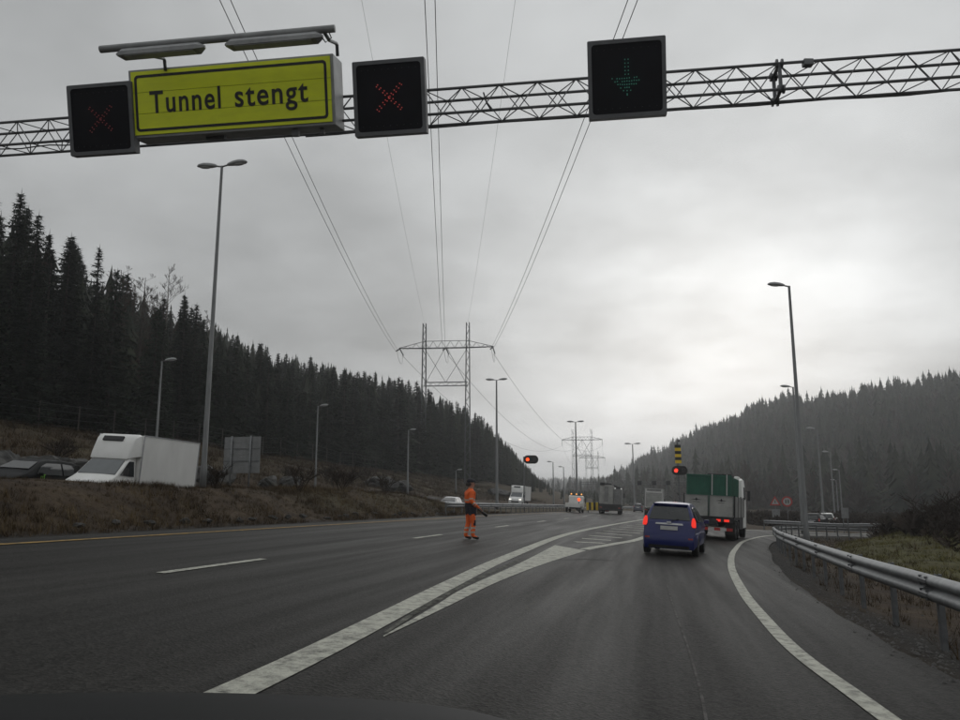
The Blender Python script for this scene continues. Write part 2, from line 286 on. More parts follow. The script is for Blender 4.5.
# ------------------------------------------------------------------ mesh helpers
def link(o, parent=None):
    COL.objects.link(o)
    if parent is not None: o.parent = parent
    return o
def np_obj(name, V, Fc, m, parent=None, smooth=False):
    me = bpy.data.meshes.new(name); V = np.asarray(V, np.float32); Fc = np.asarray(Fc, np.int32); k = Fc.shape[1]
    me.vertices.add(len(V)); me.vertices.foreach_set('co', V.ravel()); me.loops.add(Fc.size); me.loops.foreach_set('vertex_index', Fc.ravel())
    me.polygons.add(len(Fc)); me.polygons.foreach_set('loop_start', np.arange(0, Fc.size, k, dtype=np.int32)); me.polygons.foreach_set('loop_total', np.full(len(Fc), k, np.int32))
    me.update(calc_edges=True)
    if smooth: me.polygons.foreach_set('use_smooth', np.ones(len(Fc), bool))
    me.materials.append(m); return link(bpy.data.objects.new(name, me), parent)
class MB:
    def __init__(s): s.v = []; s.f = []
    def add(s, vs, fs):
        b = len(s.v); s.v += [tuple(q) for q in vs]; s.f += [tuple(i + b for i in q) for q in fs]; return s
    def box(s, c, d, rot=None):
        x, y, z = d[0] / 2, d[1] / 2, d[2] / 2
        P = [Vector(q) for q in ((-x, -y, -z), (x, -y, -z), (x, y, -z), (-x, y, -z), (-x, -y, z), (x, -y, z), (x, y, z), (-x, y, z))]
        if rot is not None: P = [rot @ q for q in P]
        return s.add([q + Vector(c) for q in P], [(0, 3, 2, 1), (4, 5, 6, 7), (0, 1, 5, 4), (1, 2, 6, 5), (2, 3, 7, 6), (3, 0, 4, 7)])
    def tube(s, pts, rad, n=6, caps=True):
        pts = [Vector(q) for q in pts]; rad = rad if isinstance(rad, (list, tuple)) else [rad] * len(pts); rings = []
        up = None
        for i, q in enumerate(pts):
            t = (pts[min(i + 1, len(pts) - 1)] - pts[max(i - 1, 0)]).normalized()
            a = Vector((0, 0, 1)) if abs(t.z) < .9 else Vector((1, 0, 0))
            e1 = t.cross(a).normalized(); e2 = t.cross(e1)
            rings.append([q + (e1 * math.cos(2 * math.pi * k / n) + e2 * math.sin(2 * math.pi * k / n)) * rad[i] for k in range(n)])
        return s.loft(rings, caps)
    def loft(s, rings, caps=True, closed=True):
        n = len(rings[0]); b = len(s.v); s.v += [tuple(q) for r_ in rings for q in r_]
        for i in range(len(rings) - 1):
            for k in range(n if closed else n - 1):
                a = b + i * n + k; c = b + i * n + (k + 1) % n; s.f.append((a, c, c + n, a + n))
        if caps and closed:
            s.f.append(tuple(b + k for k in range(n))[::-1]); s.f.append(tuple(b + (len(rings) - 1) * n + k for k in range(n)))
        return s
    def ball(s, c, r, n=10, m=6, sc=(1, 1, 1)):
        rings = []
        for i in range(m + 1):
            th = math.pi * (i + .02) / (m + .04)
            rings.append([(c[0] + sc[0] * r * math.sin(th) * math.cos(2 * math.pi * k / n), c[1] + sc[1] * r * math.sin(th) * math.sin(2 * math.pi * k / n), c[2] - sc[2] * r * math.cos(th)) for k in range(n)])
        return s.loft(rings)
    def prism(s, poly, axis, a, b):
        """poly of 2-D points extruded along an axis: 'x' -> (y,z), 'y' -> (x,z), 'z' -> (x,y)"""
        def P(p, t): return {'x': (t, p[0], p[1]), 'y': (p[0], t, p[1]), 'z': (p[0], p[1], t)}[axis]
        n = len(poly); tri = geometry.tessellate_polygon([[Vector((p[0], p[1], 0)) for p in poly]])
        vs = [P(p, a) for p in poly] + [P(p, b) for p in poly]
        fs = [(i, (i + 1) % n, n + (i + 1) % n, n + i) for i in range(n)] + [tuple(t) for t in tri] + [tuple(n + i for i in t)[::-1] for t in tri]
        return s.add(vs, fs)
    def build(s, name, m, parent=None, smooth=False, bevel=0):
        me = bpy.data.meshes.new(name); me.from_pydata(s.v, [], s.f); me.validate()
        bm = bmesh.new(); bm.from_mesh(me); bmesh.ops.recalc_face_normals(bm, faces=bm.faces)
        if bevel:
            eds = [e for e in bm.edges if len(e.link_faces) == 2 and e.calc_face_angle(0) > .6]
            bmesh.ops.bevel(bm, geom=eds, offset=bevel, segments=2, affect='EDGES', profile=.7)
        bm.to_mesh(me); bm.free()
        if smooth:
            me.polygons.foreach_set('use_smooth', [True] * len(me.polygons))
        me.materials.append(m); me.update(); return link(bpy.data.objects.new(name, me), parent)
def tag(o, label, cat, group=None):
    o['label'] = label; o['category'] = cat
    if group: o['group'] = group
    return o
def thing(name, label, cat, loc=(0, 0, 0), rz=0.0, group=None):
    o = bpy.data.objects.new(name, None); o.empty_display_size = .2; COL.objects.link(o); o.location = loc; o.rotation_euler = (0, 0, rz)
    return tag(o, label, cat, group)
def copy_tree(o, parent=None):
    c = o.copy(); COL.objects.link(c); c.parent = parent
    for ch in list(o.children): copy_tree(ch, c)
    return c
def on_road(o, X, Y, slope, dz=0.0, back=False):
    """stand a vehicle on the cross-sloping road, nose (+y) along direction (slope, 1)"""
    y = Vector((slope, 1, 0)).normalized() * (-1 if back else 1); y.z = -K * y.x; y.normalize()
    z = Vector((K, 0, 1)).normalized(); x = y.cross(z).normalized(); z = x.cross(y)
    mtx = Matrix((x, y, z)).transposed().to_4x4(); mtx.translation = (X, Y, float(plane(X)) + .012 + dz); o.matrix_world = mtx
def struct(o): o['kind'] = 'structure'; return o
def sharp(o, ang=35):
    pass

# ------------------------------------------------------------------ ground
def build_ground():
    sl = np.concatenate([np.arange(-40, 0, 2.0), np.arange(0, 60, .8), np.arange(60, 130, 1.8), np.arange(130, 320, 6), np.arange(320, 900, 20), np.arange(900, 2101, 60)])
    rl = np.concatenate([np.arange(-700, -130, 30), np.arange(-130, -50, 6), np.arange(-50, -30, 1.1), np.arange(-30, -11, .38), np.arange(-11, 3, 1.0), np.arange(3, 12, .5), np.arange(12, 50, 1.5), np.arange(50, 140, 6), np.arange(140, 1150, 22)])
    Rg, Sg = np.meshgrid(rl, sl); U = Rg + np.where(np.abs(Rg) < 1e9, cs(Sg), 0)
    X, Y = (U + SL * Sg) / NN, (Sg - SL * U) / NN
    Z = terrain(X, Y)
    n, m = X.shape; idx = np.arange(n * m).reshape(n, m)
    Fq = np.stack([idx[:-1, :-1], idx[:-1, 1:], idx[1:, 1:], idx[1:, :-1]], -1).reshape(-1, 4)
    o = np_obj('ground', np.stack([X, Y, Z], -1).reshape(-1, 3), Fq, M['ground'], smooth=True)
    rd = ramp_dist(X.ravel(), Y.ravel()).reshape(X.shape)
    gz = vnoise(X * .3, Y * .3, 9) + .5
    grass = np.clip(sst(3.6, 4.8, rd) * (1 - sst(10, 15, rd)) * sst(15, 24, Y) * (1 - sst(60, 80, Y)) * (.6 + .5 * gz), 0, 1)
    grass = np.maximum(grass, .55 * gz * sst(-12.8, -14, Rg) * (1 - sst(-17, -18, Rg)) * sst(24, 40, Sg))
    grass = np.maximum(grass, .35 * gz * sst(-31, -34, Rg) * (1 - sst(-46, -50, Rg)))
    gravel = np.clip(sst(.6, 1.0, rd) * (1 - sst(2.0, 3.4, rd + gz)) + sst(-11.6, -11.9, Rg) * (1 - sst(-12.3, -12.9, Rg)) + sst(-17.4, -18, Rg) * (1 - sst(-26, -27.4, Rg)), 0, 1)
    rock = np.clip(sst(-27.2, -27.8, Rg) * (1 - sst(-28.8, -30.0, Rg)) * sst(.25, .55, vnoise(Sg * .12, Rg * .1, 4) + .5), 0, 1) * (1 - sst(95, 125, Sg))
    ca = o.data.color_attributes.new('cover', 'FLOAT_COLOR', 'POINT')
    ca.data.foreach_set('color', np.stack([grass, gravel, rock, np.ones_like(grass)], -1).astype(np.float32).ravel())
    struct(o)
build_ground()
# under-ground sheet out to the horizon
far = MB().add([(-1090, -390, -14), (2390, -390, -14), (2390, 2390, -14), (-1090, 2390, -14)], [(0, 1, 2, 3)]).build('terrain', M['ground']); struct(far)

# ------------------------------------------------------------------ roads and markings
def strip(name, left, right, h, m, parent=None, sub=1):
    V, Fq = [], []
    for (a, b) in zip(left, right):
        for k in range(sub + 1):
            t = k / sub; x = a[0] * (1 - t) + b[0] * t; y = a[1] * (1 - t) + b[1] * t; V.append((x, y, float(plane(x)) + h))
    n = sub + 1
    for i in range(len(left) - 1):
        for k in range(sub): q = i * n + k; Fq.append((q, q + 1, q + n + 1, q + n))
    return np_obj(name, V, Fq, m, parent)
S_ = list(np.arange(-30, 440, 4.0))
def main_right(s): return 1.6 - 2.0 * float(sst(56, 70, s))
main_road = struct(strip('main_road', [rs(-12.0, s) for s in S_], [rs(main_right(s), s) for s in S_], 0.0, M['asphalt'], sub=6))
opp_road = struct(strip('opposite_road', [rs(-26.4, s) for s in S_], [rs(-18.0, s) for s in S_], 0.03, M['asphalt'], sub=4))
def edge_of(pl):
    o = []
    for i, p in enumerate(pl):
        tg = (Vector(pl[min(i + 1, len(pl) - 1)]) - Vector(pl[max(i - 1, 0)])).normalized(); d = 1.15 + .10 * float(vnoise(i * .11, 0, 3)) + .04 * float(vnoise(i * .8, 5, 8)); o.append((p[0] + tg.y * d, p[1] - tg.x * d))
    return o
ramp = struct(strip('exit_ramp', offset(RRf, -5.4), edge_of(RRf), .004, M['asphalt'], sub=4))
HM = .011
def line(name, pl, wl, parent, m='paint', h=HM): return strip(name, offset(pl, -wl / 2), offset(pl, wl / 2), h, M[m], parent)
line('edge_line', [rs(-11.1, s) for s in np.arange(-20, 430, 3)], .17, main_road, 'yellow_paint')
for i in range(20):
    s0 = 10.0 + 12.0 * i
    line('lane_dash', [rs(-6.78, s0 + t) for t in (0, 1, 2, 3)], .15, main_road)
line('edge_line', [rs(-18.6, s) for s in np.arange(-20, 430, 3)], .15, opp_road, 'yellow_paint', .04)
line('edge_line', [rs(-25.8, s) for s in np.arange(-20, 430, 3)], .15, opp_road, 'paint', .04)
gl = [(-2.75, -6), (-2.80, 0), (-2.84, 5), (-3.0, 8.5), (-3.18, 11.8), (-3.42, 17.7), (-3.6, 31), (-3.0, 46), (-1.4, 72), (1.0, 108), (7.5, 175), (24, 300)]
GL = spline([xy(*q) for q in gl], 6)
strip('gore_line', GL, offset(GL, .30), HM, M['paint'], main_road)
EX = spline([gp(380, 638), gp(420, 614), gp(500, 579), gp(580, 552.5), gp(620, 544.3), gp(640, 540.5)], 5) 
EXR = spline([EX[0], EX[5], EX[10], EX[15], EX[20], EX[-1]] + [q for q in offset(RR, -4.15) if 39.0 < q[1] < 78][::2], 5)
k0 = next(i for i, q in enumerate(EXR) if q[1] > 22.3)
strip('exit_line', offset(EXR[k0:], -.30), EXR[k0:], HM, M['paint'], ramp)
wl = spline([gp(383, 637), gp(418, 616.8), gp(440, 603.5), gp(467, 587.5), gp(520, 563.5), gp(555, 545.5)], 5)
wr = spline([gp(384, 637.6), gp(420, 620.5), gp(455, 603.5), gp(500, 581.5), gp(548, 563), gp(586, 551)], 5)
strip('gore_wedge', wl, wr, HM, M['paint'], ramp)
ws_ = spline([gp(384, 633), gp(418, 609), gp(440, 597), gp(467, 582.5), gp(520, 559)], 5)
we_ = spline([gp(385, 635), gp(418, 614), gp(440, 601), gp(467, 585.5), gp(520, 561.5)], 5)
strip('worn_line', ws_, we_, HM - .002, M['worn'], ramp)
for a, b in [((575, 542), (604, 543.4)), ((582, 538.6), (611, 540.6)), ((589, 535.6), (622, 538.2)), ((596, 533), (632, 535.8)), ((603, 530.8), (640, 533.4)), ((611, 528.8), (646, 531.2)), ((619, 527), (652, 529.2)), ((627, 525.6), (657, 527.6)), ((635, 524.4), (662, 526.2))]:
    line('chevron_stripe', [gp(*a), gp(*b)], .42, main_road, h=HM - .003)
line('edge_line', RR, .17, ramp)
line('asphalt_seam', spline([gp(667, 585), gp(675, 612), gp(687, 645), gp(700, 690), gp(707, 725)], 4), .022, ramp, 'seam', HM - .003)
line('asphalt_seam', [gp(563, 560), gp(588, 559.4), gp(614, 561)], .10, ramp, 'seam', HM - .003)

# ------------------------------------------------------------------ gantry over the road
GO = Vector((2.04, 10.0, 0)); GD = Vector((1, -.147, 0)).normalized(); GN = Vector((-.147, -1, 0)).normalized()
GRZ = math.atan2(GD.y, GD.x)
def gpt(tau, back, z): q = GO + GD * tau - GN * back; return (q.x, q.y, z)
def beam(name, a, b, r, m, parent, n=6, cache={}):
    """a straight bar as its own object; bars of one radius share a mesh"""
    key = (name, r, m.name, n)
    if key not in cache: cache[key] = MB().tube([(0, 0, 0), (0, 0, 1)], r, n).build(name, m).data; bpy.data.objects.remove(bpy.data.objects[-1] if False else [o for o in bpy.data.objects if o.data == cache[key]][0])
    o = bpy.data.objects.new(name, cache[key]); link(o, parent); a = Vector(a); b = Vector(b); d = b - a
    o.location = a; o.rotation_mode = 'QUATERNION'; o.rotation_quaternion = d.to_track_quat('Z', 'Y'); o.scale = (1, 1, d.length); return o
def build_gantry():
    t = thing('sign_gantry', 'grey lattice truss gantry spanning the road above the signs', 'gantry')
    z0, z1, b0, b1 = 6.90, 7.29, .30, .66
    T0, T1 = -13.3, 7.6
    C = [(b0, z0), (b0, z1), (b1, z0), (b1, z1)]
    for (b, z) in C: beam('chord', gpt(T0, b, z), gpt(T1, b, z), .022, M['galv_dark'], t, 8)
    p = .56; k = 0; tau = T0
    while tau < T1 - .1:
        e = min(tau + p / 2, T1); f = min(tau + p, T1)
        for (c1, c2, ph) in ((C[0], C[1], 0), (C[2], C[3], 1), (C[0], C[2], 0), (C[1], C[3], 1)):
            A, B = (c1, c2) if ph == 0 else (c2, c1)
            beam('brace', gpt(tau, *A), gpt(e, *B), .0085, M['galv_dark'], t, 5); beam('brace', gpt(e, *B), gpt(f, *A), .0085, M['galv_dark'], t, 5)
        tau += p
    for tj in (2.12,):                       # bolted flange joint
        for (b, z) in C:
            for k in (-.035, .035): beam('flange', gpt(tj + k - .012, b, z), gpt(tj + k + .012, b, z), .062, M['galv_dark'], t, 10)
        for a_, c_ in ((0, 1), (2, 3), (0, 2), (1, 3)): beam('flange_bar', gpt(tj, *C[a_]), gpt(tj, *C[c_]), .026, M['galv_dark'], t, 6)
    mb = MB(); mb.tube([gpt(-2.05, b0 - .03, z1 - .12), gpt(-2.0, b0 - .05, z1 - .3), gpt(-1.93, b0 - .02, z0 - .02)], .012, 6); mb.build('cable', M['black_paint'], t)
    for k, (ta, tb_, bb, zz) in enumerate(((-13.2, -7.0, .34, z0 - .035), (-4.9, 7.5, .62, z0 - .03), (-3.0, .4, .33, z1 + .03))):
        MB().tube([gpt(ta + (tb_ - ta) * q / 24, bb + .012 * math.sin(q * 1.9 + k), zz - .022 * abs(math.sin(q * .8 + k))) for q in range(25)], .011, 5).build('cable', M['black_paint'], t)
    for tq, zq in ((2.5, z1 - .02), (-6.1, z0 - .06), (-4.6, z0 - .07)): MB().box(gpt(tq, .31, zq), (.13, .10, .09)).build('junction_box', M['galv_dark'], t, bevel=.01)
    for tx in (T0, T1):
        x, y, _ = gpt(tx, .48, 0); zb = float(terrain(x, y)) - .05
        beam('column', (x, y, zb), (x, y, z1 + .15), .16, M['galv'], t, 16)
        MB().box((x, y, zb + .1), (.7, .7, .3)).build('footing', M['rock'], t, bevel=.02)
    return t
gantry = build_gantry()

def on_gantry(o, tau, fwd, zbottom, tilt=R(13.5)):
    o.rotation_euler = (tilt, 0, GRZ); o.location = gpt(tau, -fwd, zbottom)
    return o
def lane_signal(tau, label, pattern, ledmat, size=1.06, zb=6.47):
    t = thing('lane_signal', label, 'signal', group='lane signals hung on the gantry')
    h = size / 2
    MB().box((0, .065, h), (size, .13, size)).build('housing', M['sig_frame'], t, bevel=.012)
    fr = MB(); wv = .075
    def rr(s, r_, n=4):
        P = []
        for cx, cz, a0 in ((s - r_, s - r_, 0), (-s + r_, s - r_, 90), (-s + r_, -s + r_, 180), (s - r_, -s + r_, 270)):
            for k in range(n + 1): a = R(a0 + 90 * k / n); P.append((cx + r_ * math.cos(a), cz + r_ * math.sin(a)))
        return P
    oU, oI = rr(h, .02), rr(h - .055, .05)
    fr.loft([[(x, -.001, z + h) for x, z in oU], [(x, -.022, z + h) for x, z in oU], [(x, -.022, z + h) for x, z in oI], [(x, -.004, z + h) for x, z in oI]], caps=False); fr.build('frame', M['sig_frame'], t)
    pn = MB().prism([(x, z + h) for x, z in rr(h - .055, .05)], 'y', -.010, -.003).build('panel', M['sig_black'], t)
    ld = MB()
    for (x, z) in pattern: ld.tube([(x, -.010, z + h), (x, -.017, z + h)], .0078, 6)
    ld.build('led_pattern', ledmat, t)
    of = MB()
    for i in range(-4, 5):
        for j in (-1, 1): of.box((i * .1, -.0115, h + j * .40), (.008, .004, .008))
    of.build('screw_row', M['led_off'], t)
    br = MB()
    for x in (-.3, .3): br.box((x, .26, h + .02), (.06, .22, .5)); br.box((x, .22, h - .42), (.05, .12, .06))
    br.build('bracket', M['galv_dark'], t)
    on_gantry(t, tau, 0, zb); return t
cross = []
for i in range(-4, 5):
    for sgn in (1, -1):
        for w_ in (-.017, .017):
            x = i * .043; cross.append((x + w_ * .7 + random.uniform(-.006, .006), sgn * x - w_ * .7 * sgn + random.uniform(-.006, .006)))
arrow = []
for k in range(5):
    for x in (-.022, .022): arrow.append((x, .25 - k * .05))
for k in range(6):
    hw = .20 - k * .038
    nn_ = max(1, int(round(hw / .034)))
    for i in range(-nn_, nn_ + 1):
        if random.random() < .8: arrow.append((i * hw / nn_ if nn_ else 0, .0 - k * .042 + random.uniform(-.004, .004)))
arrow.append((0, -.23))
lane_signal(-7.87, 'square black lane signal with dim red cross, left of the yellow sign', cross, mat('dim_red_led', (.25, .05, .05), rough=.4, emit=(1, .10, .10), es=.05))
lane_signal(-3.36, 'square black lane signal with brighter red cross, right of the yellow sign', cross, M['led_red'])
lane_signal(0.0, 'square black lane signal with green down arrow over the exit lane', arrow, M['led_green'], zb=6.49)

def text_mesh(body, size, name, m, parent, weight=0.0, space=1.0, depth=.003):
    cu = bpy.data.curves.new(name, 'FONT'); cu.body = body; cu.size = size; cu.align_x = 'CENTER'; cu.extrude = depth; cu.offset = weight; cu.space_character = space
    o = bpy.data.objects.new(name, cu); COL.objects.link(o); dg = bpy.context.evaluated_depsgraph_get()
    me = bpy.data.meshes.new_from_object(o.evaluated_get(dg)); bpy.data.objects.remove(o); me.materials.clear(); me.materials.append(m)
    q = bpy.data.objects.new(name, me); link(q, parent); return q
def message_sign():
    t = thing('message_sign', 'yellow sign reading Tunnel stengt in a grey box on the gantry', 'sign')
    W, H, D = 3.16, .95, .42
    MB().box((0, D / 2, H / 2), (W + .06, D, H + .07)).build('sign_box', M['sign_grey'], t, bevel=.012)
    for k in range(3):        # three turning prism slats make up the face
        h0 = H / 3 * k + .006
        MB().box((0, -.009, h0 + H / 6 - .003), (W - .03, .016, H / 3 - .006)).build('prism_slat', M['sign_yellow'], t, bevel=.002)
    bd = MB()
    def rr(a, b, r_, n=5):
        P = []
        for cx, cz, a0 in ((a - r_, b - r_, 0), (-a + r_, b - r_, 90), (-a + r_, -b + r_, 180), (a - r_, -b + r_, 270)):
            for k in range(n + 1): q = R(a0 + 90 * k / n); P.append((cx + r_ * math.cos(q), cz + r_ * math.sin(q)))
        return P
    o1, o2 = rr(W / 2 - .07, H / 2 - .055, .06), rr(W / 2 - .11, H / 2 - .095, .03)
    bd.loft([[(x, -.0185, z + H / 2) for x, z in o1], [(x, -.0205, z + H / 2) for x, z in o1], [(x, -.0205, z + H / 2) for x, z in o2], [(x, -.0185, z + H / 2) for x, z in o2]], caps=False); bd.build('border', M['black_paint'], t)
    for wd, xc, wdt in (('Tunnel', -.70, 1.13), ('stengt', .64, 1.13)):
        tx = text_mesh(wd, .50, 'word', M['black_paint'], t, weight=.006, space=1.14)
        xs = [v.co.x for v in tx.data.vertices]; k = wdt / (max(xs) - min(xs))
        tx.rotation_euler = (math.pi / 2, 0, 0); tx.location = (xc, -.0205, H * .34); tx.scale = (k, .93, 1)
    for c_, d_ in (((.95, .12, -.09), (.09, .09, .1)), ((1.35, .15, -.08), (.07, .07, .09)), ((-.35, .2, -.06), (.3, .08, .05))): MB().box(c_, d_).build('junction_box', M['galv_dark'], t, bevel=.008)
    on_gantry(t, -5.80, .02, 6.72, R(13)); return t
message_sign()
def sign_lights():
    t = thing('sign_light_rail', 'tube with two strip floodlights above the yellow sign', 'floodlight', gpt(-5.62, -1.0, 7.56), GRZ)
    MB().tube([(-1.72, 0, 0), (1.72, 0, 0)], .052, 10).build('rail', M['sign_grey'], t, smooth=True)
    for s, L in ((-.80, 1.32), (.86, 1.40)):
        b = MB(); P = [(-.035, .02), (.035, .02), (.085, -.045), (.075, -.10), (-.075, -.10), (-.085, -.045)]
        rings = []
        for x, k in ((-L / 2, .3), (-L / 2 + .09, 1), (L / 2 - .09, 1), (L / 2, .3)): rings.append([(s + x, p[0] * k, (p[1] + .04) * k - .10) for p in P])
        b.loft(rings); l = b.build('strip_floodlight', M['lamp_head'], t, bevel=0)
        MB().box((s, 0, -.163), (L - .3, .12, .012)).build('diffuser', M['lamp_glass'], l)
        for c in (-.42, .42): MB().box((s + c, 0, -.035), (.05, .05, .09)).build('clamp', M['galv_dark'], l)
    for x in (-1.12, 1.56):
        MB().tube([(x, 0, -.02), (x - .02, .30, .03), (x - .05, .66, .21), (x - .05, .70, .20), (x - .05, .74, .06)], .026, 8).build('arm', M['galv_dark'], t, smooth=True)
    MB().tube([(1.5, .0, -.05), (1.58, .05, -.16), (1.66, .05, -.10), (1.62, .02, 0)], .010, 5).build('cable', M['black_paint'], t)
    return t
sign_lights()

# ------------------------------------------------------------------ street lamps
def head_mesh():
    b = MB(); rings = []
    for x, w_, zt, zb in ((0, .04, .04, -.03), (.06, .075, .075, -.04), (.25, .13, .115, -.05), (.48, .155, .12, -.05), (.66, .12, .085, -.04), (.74, .05, .03, -.02)):
        rings.append([(x, w_ * math.cos(a), (zt if math.sin(a) > 0 else -zb) * math.sin(a)) for a in [2 * math.pi * k / 12 for k in range(12)]])
    b.loft(rings); return b
HEAD = None
def street_lamp(label, X, Y, ztop, heads, r0=.085, zbase=None, cat='street lamp', scale=1.0, group=None, toward=None):
    """heads: list of plan angles of the lamp arms (0 = +x)"""
    global HEAD, GLASS
    zb = float(terrain(X, Y)) - .1 if zbase is None else zbase
    t = thing('street_lamp', label, 'street lamp', (X, Y, zb), group=group); H = ztop - zb
    MB().tube([(0, 0, 0), (0, 0, .9), (0, 0, .95), (0, 0, H)], [r0 * 1.25, r0 * 1.2, r0, r0 * .5], 12).build('pole', M['pole'], t, smooth=True)
    if HEAD is None:
        h_ = head_mesh().build('lamp_head', M['lamp_head'], t, smooth=True); HEAD = h_.data; bpy.data.objects.remove(h_)
        g_ = MB().ball((.44, 0, -.045), .2, 12, 6, (1.05, .5, .16)).build('lamp_glass', M['lamp_glass'], t, smooth=True); GLASS = g_.data; bpy.data.objects.remove(g_)
    for a in heads:
        MB().tube([(0, 0, H - .03), (.22 * scale * math.cos(a), .22 * scale * math.sin(a), H + .015)], .032, 6).build('arm', M['pole'], t)
        q = bpy.data.objects.new('lamp_head', HEAD); link(q, t); q.location = (.2 * scale * math.cos(a), .2 * scale * math.sin(a), H + .02); q.rotation_euler = (0, R(-4), a); q.scale = (scale,) * 3
        gq = bpy.data.objects.new('lamp_glass', GLASS); link(gq, q)
    return t
def pix_lamp(label, px, py, Y, heads, **kw):
    d = ray(px, py); t = Y / d[1]; return street_lamp(label, d[0] * t, Y, EYE + d[2] * t, heads, **kw)
AX = math.atan2(-SL, 1)         # across the road, to the right
pix_lamp('tall grey double-headed street lamp on the verge beside the white van', 222, 166, 28.4, [AX, AX + math.pi], r0=.10, scale=1.12)
pix_lamp('single street lamp rising just behind the white van', 162, 361, 45, [AX])
pix_lamp('slim single street lamp right of the blank sign back', 318, 406, 66.7, [AX])
pix_lamp('slim single street lamp on the slope left of the power pylon', 408.5, 430, 92, [AX], r0=.12)
pix_lamp('small far street lamp above the worker against the forest', 456, 470, 120, [AX], r0=.12)
pix_lamp('tall double-headed street lamp just right of the power pylon', 496.5, 380, 82, [AX, AX + math.pi], r0=.15, scale=1.25)
pix_lamp('thin double-headed street lamp over the flashing service truck', 575.5, 422, 112, [AX, AX + math.pi], r0=.17, scale=1.3)
pix_lamp('faint single street lamp, left one of two beyond the far guard rail', 553, 462, 160, [AX + math.pi], r0=.16, scale=1.3)
pix_lamp('faint single street lamp, right one of two beyond the far guard rail', 563.5, 467, 178, [AX + math.pi], r0=.16, scale=1.3)
pix_lamp('double-headed street lamp in front of the misty hill by the box truck', 632.5, 444, 168, [AX, AX + math.pi], r0=.2, scale=1.8)
pix_lamp('tall single-headed street lamp behind the curved guard rail', 789, 286, 32.8, [math.pi + .05], r0=.105, scale=1.0)
pix_lamp('second street lamp half hidden behind the tall lamp pole', 793, 387, 57, [math.pi], r0=.12)
for lb, px, py, Y in (('street lamp on the ramp against the right hill, highest head of the receding row', 817, 429, 84), ('street lamp on the ramp, second head of the receding row by the right hill', 830, 452, 118), ('street lamp on the ramp, third head of the receding row by the right hill', 839, 470, 145), ('street lamp on the ramp, lowest head of the receding row by the right hill', 836, 480, 172)):
    pix_lamp(lb, px, py, Y, [math.pi], r0=.13, scale=1.25)

# ------------------------------------------------------------------ power line
def lattice_mast(b, x, H, wb, wt, n):
    for sx in (-1, 1):
        for sy in (-1, 1): b.tube([(x + sx * wb / 2, sy * wb / 2, 0), (x + sx * wt / 2, sy * wt / 2, H)], .065, 4)
    for i in range(n):
        z0, z1 = H * i / n, H * (i + 1) / n; w0 = wb + (wt - wb) * i / n; w1 = wb + (wt - wb) * (i + 1) / n; s = 1 if i % 2 else -1
        for k in (-1, 1):
            b.tube([(x + s * w0 / 2, k * w0 / 2, z0), (x - s * w1 / 2, k * w1 / 2, z1)], .046, 3); b.tube([(x + k * w0 / 2, s * w0 / 2, z0), (x + k * w1 / 2, -s * w1 / 2, z1)], .046, 3)
def pylon(label, X, Y, zarm, rz, zb, detail=True, thick=1.0, top=5.3):
    t = thing('power_pylon', label, 'pylon', (X, Y, zb), rz, 'portal pylons of the power line'); H = zarm - zb
    for sx in (-1, 1):
        b = MB(); lattice_mast(b, sx * 4.55, H + top, 1.15, .62, 26 if detail else 12); b.build('mast', M['steel_lattice'], t)
    b = MB()
    for z, y in ((0, -.45), (0, .45), (1.15, 0)):
        if z == 0: b.tube([(-9.9, y * .2, H + .1), (-4.5, y, H), (4.5, y, H), (9.9, y * .2, H + .1)], .07 * thick, 4)
        else: b.tube([(-9.9, 0, H + .15), (-4.5, 0, H + 1.5), (4.5, 0, H + 1.5), (9.9, 0, H + .15)], .06 * thick, 4)
    n = 22
    for i in range(n):
        x0 = -9.9 + 19.8 * i / n; x1 = -9.9 + 19.8 * (i + 1) / n
        def zt(x): return .15 + (1.35 * min(1, (9.9 - abs(x)) / 5.4))
        a, c = (x0, x1) if i % 2 else (x1, x0)
        b.tube([(a, -.4, H), (c, 0, H + zt(c))], .03 * thick, 3); b.tube([(a, .4, H), (c, 0, H + zt(c))], .03 * thick, 3); b.tube([(a, -.4, H), (c, .4, H)], .03 * thick, 3)
    b.build('crossarm', M['steel_lattice'], t)
    b = MB(); zl = H - 7.9
    for y in (-.35, .35):
        for z in (0, .75): b.tube([(-4.5, y, zl + z), (4.5, y, zl + z)], .05 * thick, 4)
    for i in range(10):
        x0 = -4.5 + .9 * i
        for y in (-.35, .35): b.tube([(x0, y, zl + (0 if i % 2 else .75)), (x0 + .9, y, zl + (.75 if i % 2 else 0))], .03, 3)
    b.build('lower_beam', M['steel_lattice'], t)
    b = MB()
    for sx in (-1, 1): b.tube([(sx * 4.5, 0, H), (-sx * 3.0 * 0 + sx * .0, 0, zl + .7)], .045 * thick, 4); b.tube([(sx * 4.5, 0, zl), (sx * .2, 0, H)], .045 * thick, 4)
    b.build('cross_brace', M['steel_lattice'], t)
    for px in (-9.7, 0, 9.7):
        if detail:
            for sy in (-1, 1):
                e = (px + .25 * sy, sy * 2.6, H - .95); b = MB(); pts, rr_ = [], []
                for k in range(15):
                    f = k / 14; pts.append((px + (e[0] - px) * f, e[1] * f, H + (e[2] - H) * f)); rr_.append(.15 if k % 2 else .06)
                b.tube(pts, rr_, 8); b.build('insulator', M['insul'], t)
            b = MB(); b.tube([(px + .25 * math.sin(a) , -2.6 * math.cos(a), H - .95 - 2.2 * math.sin(a)) for a in [math.pi * k / 10 for k in range(11)]], .03, 5); b.build('jumper_loop', M['wire'], t)
        else:
            b = MB(); b.tube([(px, 0, H), (px, 0, H - 2.6)], .1, 6); b.build('insulator', M['insul'], t)
    return t
def at_pix(px, py, Y): d = ray(px, py); t = Y / d[1]; return Vector((d[0] * t, Y, EYE + d[2] * t))
